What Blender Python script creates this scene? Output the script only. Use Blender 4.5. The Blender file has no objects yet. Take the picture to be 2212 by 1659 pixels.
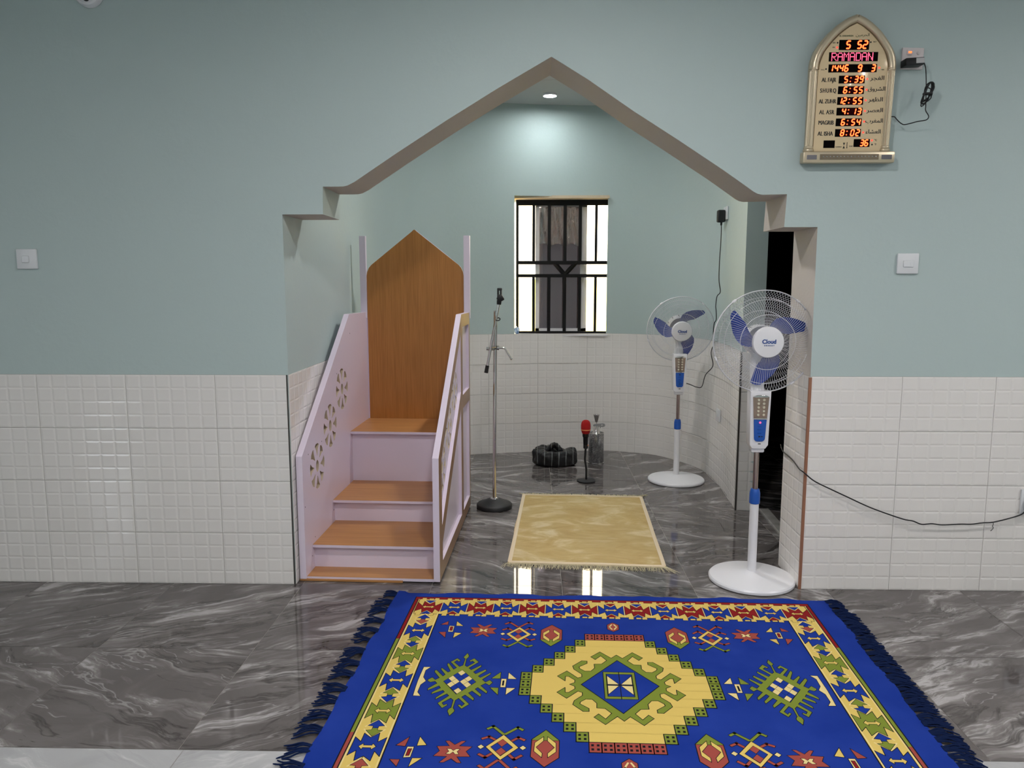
import bpy, bmesh, math, random
from math import pi, sin, cos, tan, sqrt, radians, atan2
from mathutils import Vector, Matrix
random.seed(11)
SC = bpy.context.scene
COL = SC.collection

# ------------------------------------------------------------------ camera, world, sun, exposure
CAM_P, CAM_PITCH, CAM_YAW = (-0.004, -3.425, 1.417), 0.1323, 0.0235
cd = bpy.data.cameras.new('camera'); cam = bpy.data.objects.new('camera', cd); COL.objects.link(cam)
cam.location = CAM_P; cam.rotation_euler = (pi/2 - CAM_PITCH, 0, CAM_YAW)
cd.sensor_width = 36; cd.lens = 1640.8/2212*36; cd.clip_start = .05; cd.clip_end = 100
SC.camera = cam
SC.view_settings.view_transform = 'Standard'; SC.view_settings.look = 'None'
SC.view_settings.gamma = 1; SC.view_settings.use_curve_mapping = False
SC.view_settings.exposure = 0.06
SC.cycles.max_bounces = 10; SC.cycles.diffuse_bounces = 6; SC.cycles.glossy_bounces = 5
SC.cycles.transmission_bounces = 6; SC.cycles.transparent_max_bounces = 12
SC.cycles.sample_clamp_indirect = 6.0
SC.cycles.caustics_reflective = False; SC.cycles.caustics_refractive = False

wd = bpy.data.worlds.new('daylight_sky'); SC.world = wd; wd.use_nodes = True
wb = wd.node_tree.nodes['Background']; wb.inputs[0].default_value = (.86, .93, 1, 1); wb.inputs[1].default_value = 5.0
sd = bpy.data.lights.new('sun', 'SUN'); sd.energy = 55.0; sd.angle = radians(.6); sd.color = (1, .93, .82)
sun = bpy.data.objects.new('sun', sd); COL.objects.link(sun)
sun.rotation_euler = (radians(40), 0, radians(8))           # shines toward +Y onto the yard wall outside

LAMP_L = 560.0        # ceiling lamp radiance
SPOT_L = 230.0        # alcove downlight radiance

# ------------------------------------------------------------------ materials
def lin(c):
    return tuple(((x/255)/12.92 if x/255 <= .04045 else (((x/255)+.055)/1.055)**2.4) for x in c)
def setin(b, k, v):
    if k in b.inputs: b.inputs[k].default_value = v
def M(name, col, rough=.5, metal=0, spec=.5, bump=None, emis=None, estr=0, noise=None, sheen=0, coat=0, alpha=1, trans=0, ior=1.45):
    """col, noise colour: linear rgb. bump=(scale, strength, distance). noise=(colour, scale, detail)"""
    m = bpy.data.materials.new(name); m.use_nodes = True
    nt = m.node_tree; b = nt.nodes['Principled BSDF']
    setin(b, 'Base Color', (*col, 1)); setin(b, 'Roughness', rough); setin(b, 'Metallic', metal)
    setin(b, 'Specular IOR Level', spec); setin(b, 'Sheen Weight', sheen); setin(b, 'Coat Weight', coat)
    setin(b, 'Alpha', alpha); setin(b, 'Transmission Weight', trans); setin(b, 'IOR', ior)
    if emis: setin(b, 'Emission Color', (*emis, 1)); setin(b, 'Emission Strength', estr)
    tc = None
    if bump or noise: tc = nt.nodes.new('ShaderNodeTexCoord')
    if noise:
        n = nt.nodes.new('ShaderNodeTexNoise'); n.inputs['Scale'].default_value = noise[1]; n.inputs['Detail'].default_value = noise[2]
        nt.links.new(tc.outputs['Object'], n.inputs['Vector'])
        r = nt.nodes.new('ShaderNodeValToRGB'); r.color_ramp.elements[0].position = .35; r.color_ramp.elements[1].position = .68
        r.color_ramp.elements[0].color = (*col, 1); r.color_ramp.elements[1].color = (*noise[0], 1)
        nt.links.new(n.outputs['Fac'], r.inputs['Fac']); nt.links.new(r.outputs['Color'], b.inputs['Base Color'])
    if bump:
        n = nt.nodes.new('ShaderNodeTexNoise'); n.inputs['Scale'].default_value = bump[0]; n.inputs['Detail'].default_value = 3
        nt.links.new(tc.outputs['Object'], n.inputs['Vector'])
        bp = nt.nodes.new('ShaderNodeBump'); bp.inputs['Strength'].default_value = bump[1]; bp.inputs['Distance'].default_value = bump[2]
        nt.links.new(n.outputs['Fac'], bp.inputs['Height']); nt.links.new(bp.outputs['Normal'], b.inputs['Normal'])
    return m
def mul(nt, a, v):
    n = nt.nodes.new('ShaderNodeVectorMath'); n.operation = 'MULTIPLY'; n.inputs[1].default_value = v
    nt.links.new(a, n.inputs[0]); return n.outputs[0]
def noise_node(nt, vec, scale, detail, rough=.5, dist=0):
    n = nt.nodes.new('ShaderNodeTexNoise'); n.inputs['Scale'].default_value = scale; n.inputs['Detail'].default_value = detail
    n.inputs['Roughness'].default_value = rough; n.inputs['Distortion'].default_value = dist
    nt.links.new(vec, n.inputs['Vector']); return n.outputs['Fac']
def ramp(nt, fac, stops, interp='LINEAR'):
    r = nt.nodes.new('ShaderNodeValToRGB'); e = r.color_ramp.elements; r.color_ramp.interpolation = interp
    while len(e) < len(stops): e.new(.5)
    for i, (p, c) in enumerate(stops):
        e[i].position = p; e[i].color = (*c, 1) if len(c) == 3 else c
    nt.links.new(fac, r.inputs['Fac']); return r.outputs['Color']
def mixc(nt, fac, a, b, mode='MIX'):
    n = nt.nodes.new('ShaderNodeMix'); n.data_type = 'RGBA'; n.blend_type = mode
    for s, v in ((0, fac), (6, a), (7, b)):
        if hasattr(v, 'default_value'): nt.links.new(v, n.inputs[s])
        else: n.inputs[s].default_value = v if s == 0 else (*v, 1)
    return n.outputs[2]
def marble(name, dark, base, mid, light, rough, vein=1.0):
    """polished marble tile; the UV map carries metres, turned and shifted tile by tile"""
    m = bpy.data.materials.new(name); m.use_nodes = True; nt = m.node_tree; b = nt.nodes['Principled BSDF']
    uv = nt.nodes.new('ShaderNodeUVMap').outputs['UV']
    # long streaks
    warp = nt.nodes.new('ShaderNodeTexNoise'); warp.inputs['Scale'].default_value = 2.6; warp.inputs['Detail'].default_value = 3
    nt.links.new(uv, warp.inputs['Vector'])
    ad = nt.nodes.new('ShaderNodeVectorMath'); ad.operation = 'MULTIPLY_ADD'; ad.inputs[1].default_value = (.22, .22, .22)
    nt.links.new(warp.outputs['Color'], ad.inputs[0]); nt.links.new(uv, ad.inputs[2])
    st = mul(nt, ad.outputs[0], (.9, 5.2, 1))
    f1 = noise_node(nt, st, 2.1, 9, .66, .5)
    c1 = ramp(nt, f1, [(.30, dark), (.385, base), (.49, base), (.57, mid), (.63, light), (.70, mid)])
    # soft clouds
    f2 = noise_node(nt, uv, 3.4, 5, .6, .6)
    c2 = ramp(nt, f2, [(.3, tuple(x*.62 for x in base)), (.5, base), (.7, mid)])
    c = mixc(nt, .36, c1, c2)
    # thin bright and dark veins
    st2 = mul(nt, ad.outputs[0], (1.2, 6.5, 1))
    f3 = noise_node(nt, st2, 1.7, 4, .55, .5)
    v1 = ramp(nt, f3, [(.40, (0, 0, 0)), (.412, (1, 1, 1)), (.424, (0, 0, 0))])
    c = mixc(nt, v1, c, mixc(nt, .40*vein, c, light))
    st3 = mul(nt, ad.outputs[0], (.9, 4.2, 1))
    f4 = noise_node(nt, st3, 1.8, 6, .6, .6)
    v2 = ramp(nt, f4, [(.555, (0, 0, 0)), (.585, (1, 1, 1)), (.61, (.3, .3, .3)), (.64, (0, 0, 0))])
    c = mixc(nt, v2, c, mixc(nt, .75*vein, c, dark))
    nt.links.new(c, b.inputs['Base Color']); setin(b, 'Roughness', rough); setin(b, 'Specular IOR Level', .5); setin(b, 'IOR', 1.55)
    return m
def wood(name, a, b2, c3, axis=2, rough=.38):
    m = bpy.data.materials.new(name); m.use_nodes = True; nt = m.node_tree; b = nt.nodes['Principled BSDF']
    tc = nt.nodes.new('ShaderNodeTexCoord').outputs['Object']
    sc = [26, 26, 26]; sc[axis] = 1.1
    f = noise_node(nt, mul(nt, tc, tuple(sc)), 1.0, 6, .6, .35)
    sc2 = [150, 150, 150]; sc2[axis] = 5
    g = noise_node(nt, mul(nt, tc, tuple(sc2)), 1.0, 3, .5, 0)
    col = ramp(nt, f, [(.16, a), (.5, b2), (.84, c3)])
    col = mixc(nt, .45, col, ramp(nt, g, [(.32, a), (.62, c3)]))
    nt.links.new(col, b.inputs['Base Color']); setin(b, 'Roughness', rough); setin(b, 'Specular IOR Level', .45)
    return m

PAINT = (.44, .53, .522)
m_paint = M('mint_wall_paint', PAINT, .55, spec=.35, bump=(38, .22, .004))
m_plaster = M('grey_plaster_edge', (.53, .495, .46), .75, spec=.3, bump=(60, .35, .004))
m_white_ceiling = M('white_ceiling_board', (.60, .62, .62), .6)
m_tile = M('white_glazed_tile', (.76, .735, .71), .07, spec=.5)
m_grout = M('grey_tile_grout', (.30, .28, .26), .9)
m_dark_floor = marble('grey_streaked_marble', (.018, .015, .013), (.100, .089, .086), (.22, .204, .198), (.56, .54, .54), .035)
m_pale_floor = marble('pale_grey_marble', (.34, .34, .345), (.405, .41, .415), (.44, .445, .45), (.62, .62, .62), .08, .5)
m_floor_grout = M('pale_floor_grout', (.30, .28, .25), .8)
m_copper = M('copper_coloured_corner_strip', (.34, .16, .10), .45, metal=.3)
m_black_strip = M('dark_corner_strip', (.05, .045, .04), .5)
m_room_dark = M('near_black_room_darkness', (.012, .012, .012), .95, spec=.05)  # near-black colour stands in for the darkness of the side room
m_thresh = M('pale_threshold_stone', (.34, .335, .32), .2, noise=((.24, .23, .22), 14, 4))
m_lav = M('lavender_white_laminate', (.69, .61, .72), .28, spec=.5)
WA, WB, WC = (.29, .112, .022), (.39, .160, .034), (.46, .200, .048)
m_wood_v = wood('orange_wood_grain_upright', WA, WB, WC, 2)
m_wood_x = wood('orange_wood_grain_level', (.32, .142, .042), (.44, .205, .066), (.52, .255, .09), 0)
m_wood_r = wood('brown_wood_grain_frame', (.20, .10, .042), (.27, .14, .062), (.33, .18, .085), 2, .33)
m_chrome = M('polished_chrome', (.72, .70, .69), .12, metal=1)
m_steel = M('fan_pole_chrome', (.42, .33, .30), .16, metal=1)
m_black = M('black_plastic', (.008, .008, .009), .42)
m_black_gloss = M('glossy_black', (.006, .006, .007), .18)
m_black_rubber = M('black_enamel_iron', (.012, .012, .013), .5, bump=(140, .2, .002))
m_white = M('white_plastic', (.76, .76, .79), .28)
m_wire = M('white_coated_wire', (.62, .63, .66), .4)
m_blue = M('blue_plastic', (.012, .085, .40), .32)
m_blade = M('blue_fan_blade', (.010, .040, .26), .3)
m_blue_print = M('blue_print', (.012, .06, .26), .6)
m_amber = M('smoky_brown_lens', (.40, .30, .24), .08, metal=.45, trans=.3, ior=1.3)
m_ledcup = M('small_led_dome', (.85, .78, .62), .12, metal=.6)
m_led_red = M('red_led', (.4, .01, .02), .3, emis=(1, .04, .10), estr=5)
m_red_foam = M('red_foam', (.40, .010, .010), .95, bump=(420, .9, .003))
m_band = M('orange_band', (.75, .26, .10), .6)
m_gold = M('champagne_gold_paint', (.62, .53, .38), .33, metal=.6)
m_face = M('gold_clock_face', (.74, .58, .36), .14, metal=.05, spec=.5, coat=.4)
m_face_edge = M('dark_gold_edge', (.24, .17, .08), .4, metal=.4)
m_ink = M('black_ink', (.012, .011, .010), .5)
m_green_ink = M('dark_green_ink', (.03, .06, .02), .5)
m_screen = M('black_display_window', (.002, .001, .001), .5, spec=.04)
m_seg_glow = M('red_glow_around_segment', (.1, 0, 0), .5, emis=(1, .03, .010), estr=1.7)  # wide red shapes painted as the glow around lit digits and colons
m_seg_hot = M('yellow_segment_core', (.1, 0, 0), .5, emis=(1, .27, .05), estr=2.6)
m_dot = M('pink_matrix_dot', (.1, 0, 0), .5, emis=(1, .10, .20), estr=3.2)
m_dim = M('dim_red_module', (.022, .0008, .0015), .6, spec=.05)
m_sensor = M('grey_sensor_lens', (.22, .21, .23), .12, metal=.3)
m_bronze = M('bronze_button_strip', (.20, .16, .11), .35, metal=.4)
m_silver = M('silver_button', (.85, .85, .85), .15, metal=.9)
m_switch = M('white_switch_plastic', (.68, .70, .72), .3)
m_socket = M('pinkish_white_socket', (.66, .60, .60), .35)
m_grille = M('black_painted_iron', (.004, .0035, .0035), .45, spec=.25)
m_alu = M('white_window_aluminium', (.72, .70, .72), .35)
m_cream_wood = M('raw_wood_lintel', (.62, .50, .36), .8, bump=(40, .5, .01))
m_yard = M('cream_yard_wall', (.88, .78, .56), .9)
m_ground = M('sandy_ground', (.55, .46, .34), .95)
m_gold_pile = M('gold_pile_carpet', (.44, .30, .095), .95, spec=.1, sheen=.35)
m_cream = M('cream_binding', (.74, .62, .44), .9, spec=.1, bump=(260, .5, .002))
m_fringe = M('cream_fringe', (.62, .56, .38), .9, spec=.1)
m_navy = M('navy_tassel_yarn', (.006, .014, .055), .95, spec=.1)
R_BLUE = M('royal_blue_cloth', (.010, .033, .250), .95, spec=.08, bump=(520, .35, .002), noise=((.016, .044, .29), 5, 3))
R_YEL = M('yellow_cloth_print', (.68, .50, .135), .95, spec=.08, bump=(520, .3, .002))
R_CRM = M('cream_cloth_print', (.74, .60, .27), .95, spec=.08, bump=(520, .3, .002))
R_RED = M('dark_red_cloth_print', (.235, .014, .016), .95, spec=.08, bump=(520, .3, .002))
R_PINK = M('brick_red_cloth_print', (.33, .070, .055), .95, spec=.08, bump=(520, .3, .002))
R_GRN = M('olive_green_cloth_print', (.190, .240, .034), .95, spec=.08, bump=(520, .3, .002))
R_BLK = M('black_cloth_print', (.012, .012, .016), .95, spec=.05)
def lamp_mat(name, col, s):
    m = bpy.data.materials.new(name); m.use_nodes = True; nt = m.node_tree
    e = nt.nodes.new('ShaderNodeEmission'); e.inputs[0].default_value = (*col, 1); e.inputs[1].default_value = s
    nt.links.new(e.outputs[0], nt.nodes['Material Output'].inputs[0]); return m
m_lamp = lamp_mat('lit_lamp_diffuser', (1, .955, .945), LAMP_L)
m_spot = lamp_mat('lit_downlight_lens', (.93, .98, 1), SPOT_L)
m_fill_spot = lamp_mat('added_fill_lamp_lens', (1, .965, .94), 400.0)  # lens of the unseen lamp added to brighten the niche

def glass_mat(name, tint, gloss, rough=.02, bump=None):
    m = bpy.data.materials.new(name); m.use_nodes = True; nt = m.node_tree
    t = nt.nodes.new('ShaderNodeBsdfTransparent'); t.inputs[0].default_value = (*tint, 1)
    g = nt.nodes.new('ShaderNodeBsdfGlossy'); g.inputs[0].default_value = (*gloss, 1); g.inputs[1].default_value = rough
    d = nt.nodes.new('ShaderNodeBsdfDiffuse'); d.inputs[0].default_value = (.25, .22, .24, 1)
    x = nt.nodes.new('ShaderNodeMixShader'); x.inputs[0].default_value = .14
    x2 = nt.nodes.new('ShaderNodeMixShader'); x2.inputs[0].default_value = .30
    nt.links.new(t.outputs[0], x.inputs[1]); nt.links.new(d.outputs[0], x.inputs[2])
    nt.links.new(x.outputs[0], x2.inputs[1]); nt.links.new(g.outputs[0], x2.inputs[2])
    if bump:
        tc = nt.nodes.new('ShaderNodeTexCoord').outputs['Object']
        f = noise_node(nt, mul(nt, tc, bump[0]), 1, 5, .6, 1.0)
        bp = nt.nodes.new('ShaderNodeBump'); bp.inputs['Strength'].default_value = bump[1]; bp.inputs['Distance'].default_value = .01
        nt.links.new(f, bp.inputs['Height']); nt.links.new(bp.outputs['Normal'], g.inputs['Normal'])
        col = ramp(nt, f, [(.32, (.40, .30, .20)), (.45, tint), (.55, (.62, .68, .64)), (.66, (.75, .62, .48)), (.78, tint)])
        nt.links.new(col, t.inputs[0])
    nt.links.new(x2.outputs[0], nt.nodes['Material Output'].inputs[0]); return m
m_glass = glass_mat('smoky_tinted_glass', (.50, .44, .46), (.5, .45, .47))
m_film = glass_mat('crinkled_plastic_film', (.66, .64, .58), (.8, .8, .8), .12, ((34, 8, 6), .9))

# glitter for the silver bottle
m_glit = bpy.data.materials.new('silver_glitter'); m_glit.use_nodes = True
nt = m_glit.node_tree; b = nt.nodes['Principled BSDF']; setin(b, 'Metallic', .9); setin(b, 'Roughness', .22)
tc = nt.nodes.new('ShaderNodeTexCoord').outputs['Object']
vo = nt.nodes.new('ShaderNodeTexVoronoi'); vo.inputs['Scale'].default_value = 300; nt.links.new(tc, vo.inputs['Vector'])
sep = nt.nodes.new('ShaderNodeSeparateColor'); nt.links.new(vo.outputs['Color'], sep.inputs[0])
nt.links.new(ramp(nt, sep.outputs[0], [(.0, (.16, .16, .17)), (.45, (.34, .34, .35)), (.8, (.42, .42, .43)), (.97, (.8, .8, .8))]), b.inputs['Base Color'])
bp = nt.nodes.new('ShaderNodeBump'); bp.inputs['Strength'].default_value = .8; bp.inputs['Distance'].default_value = .003
nt.links.new(sep.outputs[1], bp.inputs['Height']); nt.links.new(bp.outputs['Normal'], b.inputs['Normal'])
# striped black plastic for the bundle
m_bag = bpy.data.materials.new('black_striped_plastic'); m_bag.use_nodes = True
nt = m_bag.node_tree; b = nt.nodes['Principled BSDF']; setin(b, 'Roughness', .28)
tc = nt.nodes.new('ShaderNodeTexCoord').outputs['Object']
wv = nt.nodes.new('ShaderNodeTexWave'); wv.inputs['Scale'].default_value = 5.6; wv.inputs['Distortion'].default_value = .9; wv.inputs['Detail'].default_value = 1
nt.links.new(tc, wv.inputs['Vector'])
nt.links.new(ramp(nt, wv.outputs['Fac'], [(.0, (.005, .005, .006)), (.985, (.005, .005, .006)), (.998, (.30, .33, .33))]), b.inputs['Base Color'])
bp = nt.nodes.new('ShaderNodeBump'); bp.inputs['Strength'].default_value = .5; bp.inputs['Distance'].default_value = .01
nt.links.new(noise_node(nt, tc, 26, 4, .6, 1.2), bp.inputs['Height']); nt.links.new(bp.outputs['Normal'], b.inputs['Normal'])
# gold carpet with worn pale patches and brushed pile
nt = m_gold_pile.node_tree; b = nt.nodes['Principled BSDF']
tc = nt.nodes.new('ShaderNodeTexCoord').outputs['Object']
f = noise_node(nt, mul(nt, tc, (2.4, 4.2, 1)), 1.5, 5, .62, 1.2)
col = ramp(nt, f, [(.28, (.41, .26, .060)), (.42, (.50, .345, .105)), (.52, (.55, .41, .15)), (.60, (.68, .56, .30)), (.70, (.78, .67, .42))])
f2 = noise_node(nt, mul(nt, tc, (9, 30, 1)), 1.2, 4, .6, .8)
col = mixc(nt, .25, col, ramp(nt, f2, [(.35, (.42, .24, .035)), (.6, (.62, .44, .14))]))
nt.links.new(col, b.inputs['Base Color'])
bp = nt.nodes.new('ShaderNodeBump'); bp.inputs['Strength'].default_value = .6; bp.inputs['Distance'].default_value = .004
nt.links.new(noise_node(nt, mul(nt, tc, (120, 160, 1)), 2, 3, .6), bp.inputs['Height']); nt.links.new(bp.outputs['Normal'], b.inputs['Normal'])

# ------------------------------------------------------------------ mesh helpers
def new(): return bmesh.new()
def face(bm, vs, mi=0):
    try:
        f = bm.faces.new(vs); f.material_index = mi; return f
    except ValueError: return None
def box(bm, lo, hi, mi=0, mat=None):
    x0, y0, z0 = lo; x1, y1, z1 = hi
    P = [Vector(p) for p in ((x0,y0,z0),(x1,y0,z0),(x1,y1,z0),(x0,y1,z0),(x0,y0,z1),(x1,y0,z1),(x1,y1,z1),(x0,y1,z1))]
    if mat is not None: P = [mat @ p for p in P]
    v = [bm.verts.new(p) for p in P]
    for q in ((3,2,1,0),(4,5,6,7),(0,1,5,4),(1,2,6,5),(2,3,7,6),(3,0,4,7)): face(bm, [v[i] for i in q], mi)
    return v
def rbox(bm, lo, hi, r=.004, seg=2, mi=0, mat=None):
    t = bmesh.new(); box(t, lo, hi)
    bmesh.ops.bevel(t, geom=t.edges[:], offset=r, segments=seg, profile=.5, affect='EDGES')
    merge(bm, t, mi, mat); t.free()
def merge(bm, t, mi=None, mat=None):
    mp = {}
    for v in t.verts: mp[v] = bm.verts.new(mat @ v.co if mat is not None else v.co)
    for f in t.faces:
        g = face(bm, [mp[v] for v in f.verts])
        if g: g.material_index = f.material_index if mi is None else mi
def frame_from(d):
    d = d.normalized(); a = Vector((0, 0, 1)) if abs(d.z) < .9 else Vector((1, 0, 0))
    u = d.cross(a).normalized(); return u, d.cross(u).normalized()
def tube(bm, pts, r, seg=8, mi=0, caps=True, closed=False):
    pts = [Vector(p) for p in pts]; n = len(pts); rings = []; u = None
    for i, p in enumerate(pts):
        if closed: d = pts[(i+1) % n] - pts[i-1]
        else: d = pts[min(i+1, n-1)] - pts[max(i-1, 0)]
        d = d.normalized() if d.length > 1e-9 else Vector((0, 0, 1))
        if u is None: u, w = frame_from(d)
        else:
            u = u - d*u.dot(d)
            u = u.normalized() if u.length > 1e-6 else frame_from(d)[0]
            w = d.cross(u)
        rr = r[i] if isinstance(r, (list, tuple)) else r
        rings.append([bm.verts.new(p + (u*cos(2*pi*k/seg) + w*sin(2*pi*k/seg))*rr) for k in range(seg)])
    m = n if closed else n-1
    for i in range(m):
        a, b2 = rings[i], rings[(i+1) % n]
        for k in range(seg): face(bm, (a[k], a[(k+1) % seg], b2[(k+1) % seg], b2[k]), mi)
    if caps and not closed:
        face(bm, rings[0][::-1], mi); face(bm, rings[-1], mi)
def lathe(bm, prof, seg=32, mat=None, mi=0, cap=True):
    """prof: list of (r, z) about local z"""
    rings = []
    for r, z in prof:
        if r < 1e-6:
            p = Vector((0, 0, z)); rings.append([bm.verts.new(mat @ p if mat is not None else p)])
        else:
            ring = []
            for k in range(seg):
                p = Vector((r*cos(2*pi*k/seg), r*sin(2*pi*k/seg), z)); ring.append(bm.verts.new(mat @ p if mat is not None else p))
            rings.append(ring)
    for a, b2 in zip(rings, rings[1:]):
        for k in range(seg):
            k2 = (k+1) % seg
            if len(a) == 1 and len(b2) == 1: continue
            if len(a) == 1: face(bm, (a[0], b2[k2], b2[k]), mi)
            elif len(b2) == 1: face(bm, (a[k], a[k2], b2[0]), mi)
            else: face(bm, (a[k], a[k2], b2[k2], b2[k]), mi)
    if cap:
        if len(rings[0]) > 1: face(bm, rings[0][::-1], mi)
        if len(rings[-1]) > 1: face(bm, rings[-1], mi)
def catmull(pts, n=8, closed=False):
    P = [Vector(p) for p in pts]; out = []; m = len(P)
    rng = range(m) if closed else range(m-1)
    for i in rng:
        if closed: a, b2, c, d = P[i-1], P[i], P[(i+1) % m], P[(i+2) % m]
        else: a, b2, c, d = P[max(i-1, 0)], P[i], P[i+1], P[min(i+2, m-1)]
        for k in range(n):
            t = k/n
            out.append(.5*((2*b2) + (c-a)*t + (2*a-5*b2+4*c-d)*t*t + (3*b2-a-3*c+d)*t**3))
    if not closed: out.append(P[-1].copy())
    return out
def plate(outer, holes, th, bevel=0, tomat=None):
    """flat board from 2D outlines with holes, thickness th along local z from 0; returns a bmesh"""
    cu = bpy.data.curves.new('tmp', 'CURVE'); cu.dimensions = '2D'; cu.fill_mode = 'BOTH'; cu.extrude = max(th/2 - bevel, 1e-5)
    cu.bevel_depth = bevel; cu.bevel_resolution = 1; cu.offset = -bevel if bevel else 0
    for pl in [outer] + list(holes):
        s = cu.splines.new('POLY'); s.points.add(len(pl)-1); s.use_cyclic_u = True
        for q, p in zip(s.points, pl): q.co = (p[0], p[1], 0, 1)
    return curve_bm(cu, Matrix.Translation((0, 0, th/2)) if tomat is None else tomat @ Matrix.Translation((0, 0, th/2)))
def curve_bm(cu, mat):
    ob = bpy.data.objects.new('tmp', cu); COL.objects.link(ob)
    dg = bpy.context.evaluated_depsgraph_get(); dg.update()
    me = bpy.data.meshes.new_from_object(ob.evaluated_get(dg))
    bm = bmesh.new(); bm.from_mesh(me); bm.transform(mat)
    bmesh.ops.remove_doubles(bm, verts=bm.verts[:], dist=1e-6)
    bpy.data.objects.remove(ob); bpy.data.curves.remove(cu); bpy.data.meshes.remove(me)
    for f in bm.faces: f.material_index = 0
    return bm
def text_bm(s, size, mat, align='CENTER', bold=0.0, sx=1.0, ext=.0004, track=1.0):
    cu = bpy.data.curves.new('tmp', 'FONT'); cu.body = s; cu.size = size; cu.align_x = align; cu.align_y = 'CENTER'
    cu.extrude = ext; cu.offset = bold; cu.space_character = track; cu.resolution_u = 3
    return curve_bm(cu, mat @ Matrix.Diagonal((sx, 1, 1, 1)))
def obj(name, bm, mats, parent=None, smooth=35, label=None, loc=None):
    me = bpy.data.meshes.new(name)
    bmesh.ops.recalc_face_normals(bm, faces=bm.faces[:]) if smooth is not False else None
    bm.to_mesh(me); bm.free()
    for m in (mats if isinstance(mats, (list, tuple)) else [mats]): me.materials.append(m)
    if smooth:
        for p in me.polygons: p.use_smooth = True
        me.set_sharp_from_angle(angle=radians(smooth))
    o = bpy.data.objects.new(name, me); COL.objects.link(o)
    if parent: o.parent = parent
    if loc: o.location = loc
    if label: o['label'] = label
    return o
def tag(o, label, cat, group=None, kind=None):
    o['label'] = label
    if cat: o['category'] = cat
    if group: o['group'] = group
    if kind: o['kind'] = kind
    return o
def thing(name, label, cat, loc=(0, 0, 0), rot=(0, 0, 0), group=None):
    o = bpy.data.objects.new(name, None); COL.objects.link(o); o.empty_display_size = .05
    o.location = loc; o.rotation_euler = rot
    return tag(o, label, cat, group)
def struct(name, bm, mats, label, parent=None, smooth=35):
    o = obj(name, bm, mats, parent, smooth)
    o['kind'] = 'structure'; o['label'] = label
    return o
def rotm(ax, deg): return Matrix.Rotation(radians(deg), 4, ax)
def T(*p): return Matrix.Translation(p)
# wall frame: local x = world x, local y = world z, local z = toward the room (-Y)
WALLM = Matrix(((1,0,0,0),(0,0,-1,0),(0,1,0,0),(0,0,0,1)))

# ------------------------------------------------------------------ room shell
ROOM_X, ROOM_Y, CEIL, ALC_CEIL = 5.2, -8.0, 2.95, 2.83
TW, TH, NC, NR = .4148, .25, 6, 4
class Path:
    def __init__(s, pts):
        s.p = [Vector(q) for q in pts]; s.s = [0]
        for a, b2 in zip(s.p, s.p[1:]): s.s.append(s.s[-1] + (b2-a).length)
        s.L = s.s[-1]
        nn = []
        for a, b2 in zip(s.p, s.p[1:]):
            d = (b2-a).normalized(); nn.append(Vector((d.y, -d.x)))
        s.n = [nn[0]] + [((a+b2)/2).normalized() for a, b2 in zip(nn, nn[1:])] + [nn[-1]]
    def at(s, t):
        t = min(max(t, 0), s.L)
        i = 0
        while i < len(s.p)-2 and s.s[i+1] < t: i += 1
        f = (t-s.s[i])/(s.s[i+1]-s.s[i]); return s.p[i].lerp(s.p[i+1], f), s.n[i].lerp(s.n[i+1], f).normalized()
    def P(s, t, z, off):
        p, n = s.at(t); q = p + n*off; return Vector((q.x, q.y, z))
def tiles(path, joint, z0=0.0, rows=4, t0=.005, rise=.0014, inset=.0070, gap=.0009):
    """embossed wall tiles along a path: each tile has 6 x 4 pillowed cells; material 0 glaze, 1 grout"""
    bm = new(); k0 = math.floor((0-joint)/TW) - 1; k1 = math.ceil((path.L-joint)/TW) + 1
    cw, ch = TW/NC, TH/NR
    def q(a): return bm.verts.new(path.P(*a))
    step = .06
    n = max(1, math.ceil(path.L/step))
    back = [(path.L*i/n) for i in range(n+1)]
    for a, b2 in zip(back, back[1:]):
        face(bm, [q((a, z0, t0-.003)), q((b2, z0, t0-.003)), q((b2, z0+rows*TH, t0-.003)), q((a, z0+rows*TH, t0-.003))], 1)
    for k in range(k0, k1):
        for r in range(rows):
            ts0, ts1 = joint + k*TW + gap, joint + (k+1)*TW - gap
            if ts1 <= 0.004 or ts0 >= path.L - .004: continue
            tz0, tz1 = z0 + r*TH + gap, z0 + (r+1)*TH - gap
            for i in range(NC):
                for j in range(NR):
                    a0 = max(joint + k*TW + i*cw, ts0, 0); a1 = min(joint + k*TW + (i+1)*cw, ts1, path.L)
                    if a1 - a0 < .003: continue
                    b0 = max(z0 + r*TH + j*ch, tz0); b1 = min(z0 + r*TH + (j+1)*ch, tz1)
                    ins = min(.0095, (a1-a0)*.3); J = [t0 + rise + random.uniform(-.00022, .00022) for _ in range(4)]
                    o4 = [q((a0, b0, t0)), q((a1, b0, t0)), q((a1, b1, t0)), q((a0, b1, t0))]
                    i4 = [q((a0+ins, b0+inset, J[0])), q((a1-ins, b0+inset, J[1])), q((a1-ins, b1-inset, J[2])), q((a0+ins, b1-inset, J[0]-J[1]+J[2]))]
                    face(bm, i4)
                    for e in range(4): face(bm, (o4[e], o4[(e+1) % 4], i4[(e+1) % 4], i4[e]))
            # tile edges down to the grout
            a0, a1 = max(ts0, 0), min(ts1, path.L)
            for (u0, w0), (u1, w1) in (((a0, tz0), (a1, tz0)), ((a1, tz0), (a1, tz1)), ((a1, tz1), (a0, tz1)), ((a0, tz1), (a0, tz0))):
                face(bm, [q((u0, w0, t0-.0028)), q((u1, w1, t0-.0028)), q((u1, w1, t0)), q((u0, w0, t0))])
    return bm
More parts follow.
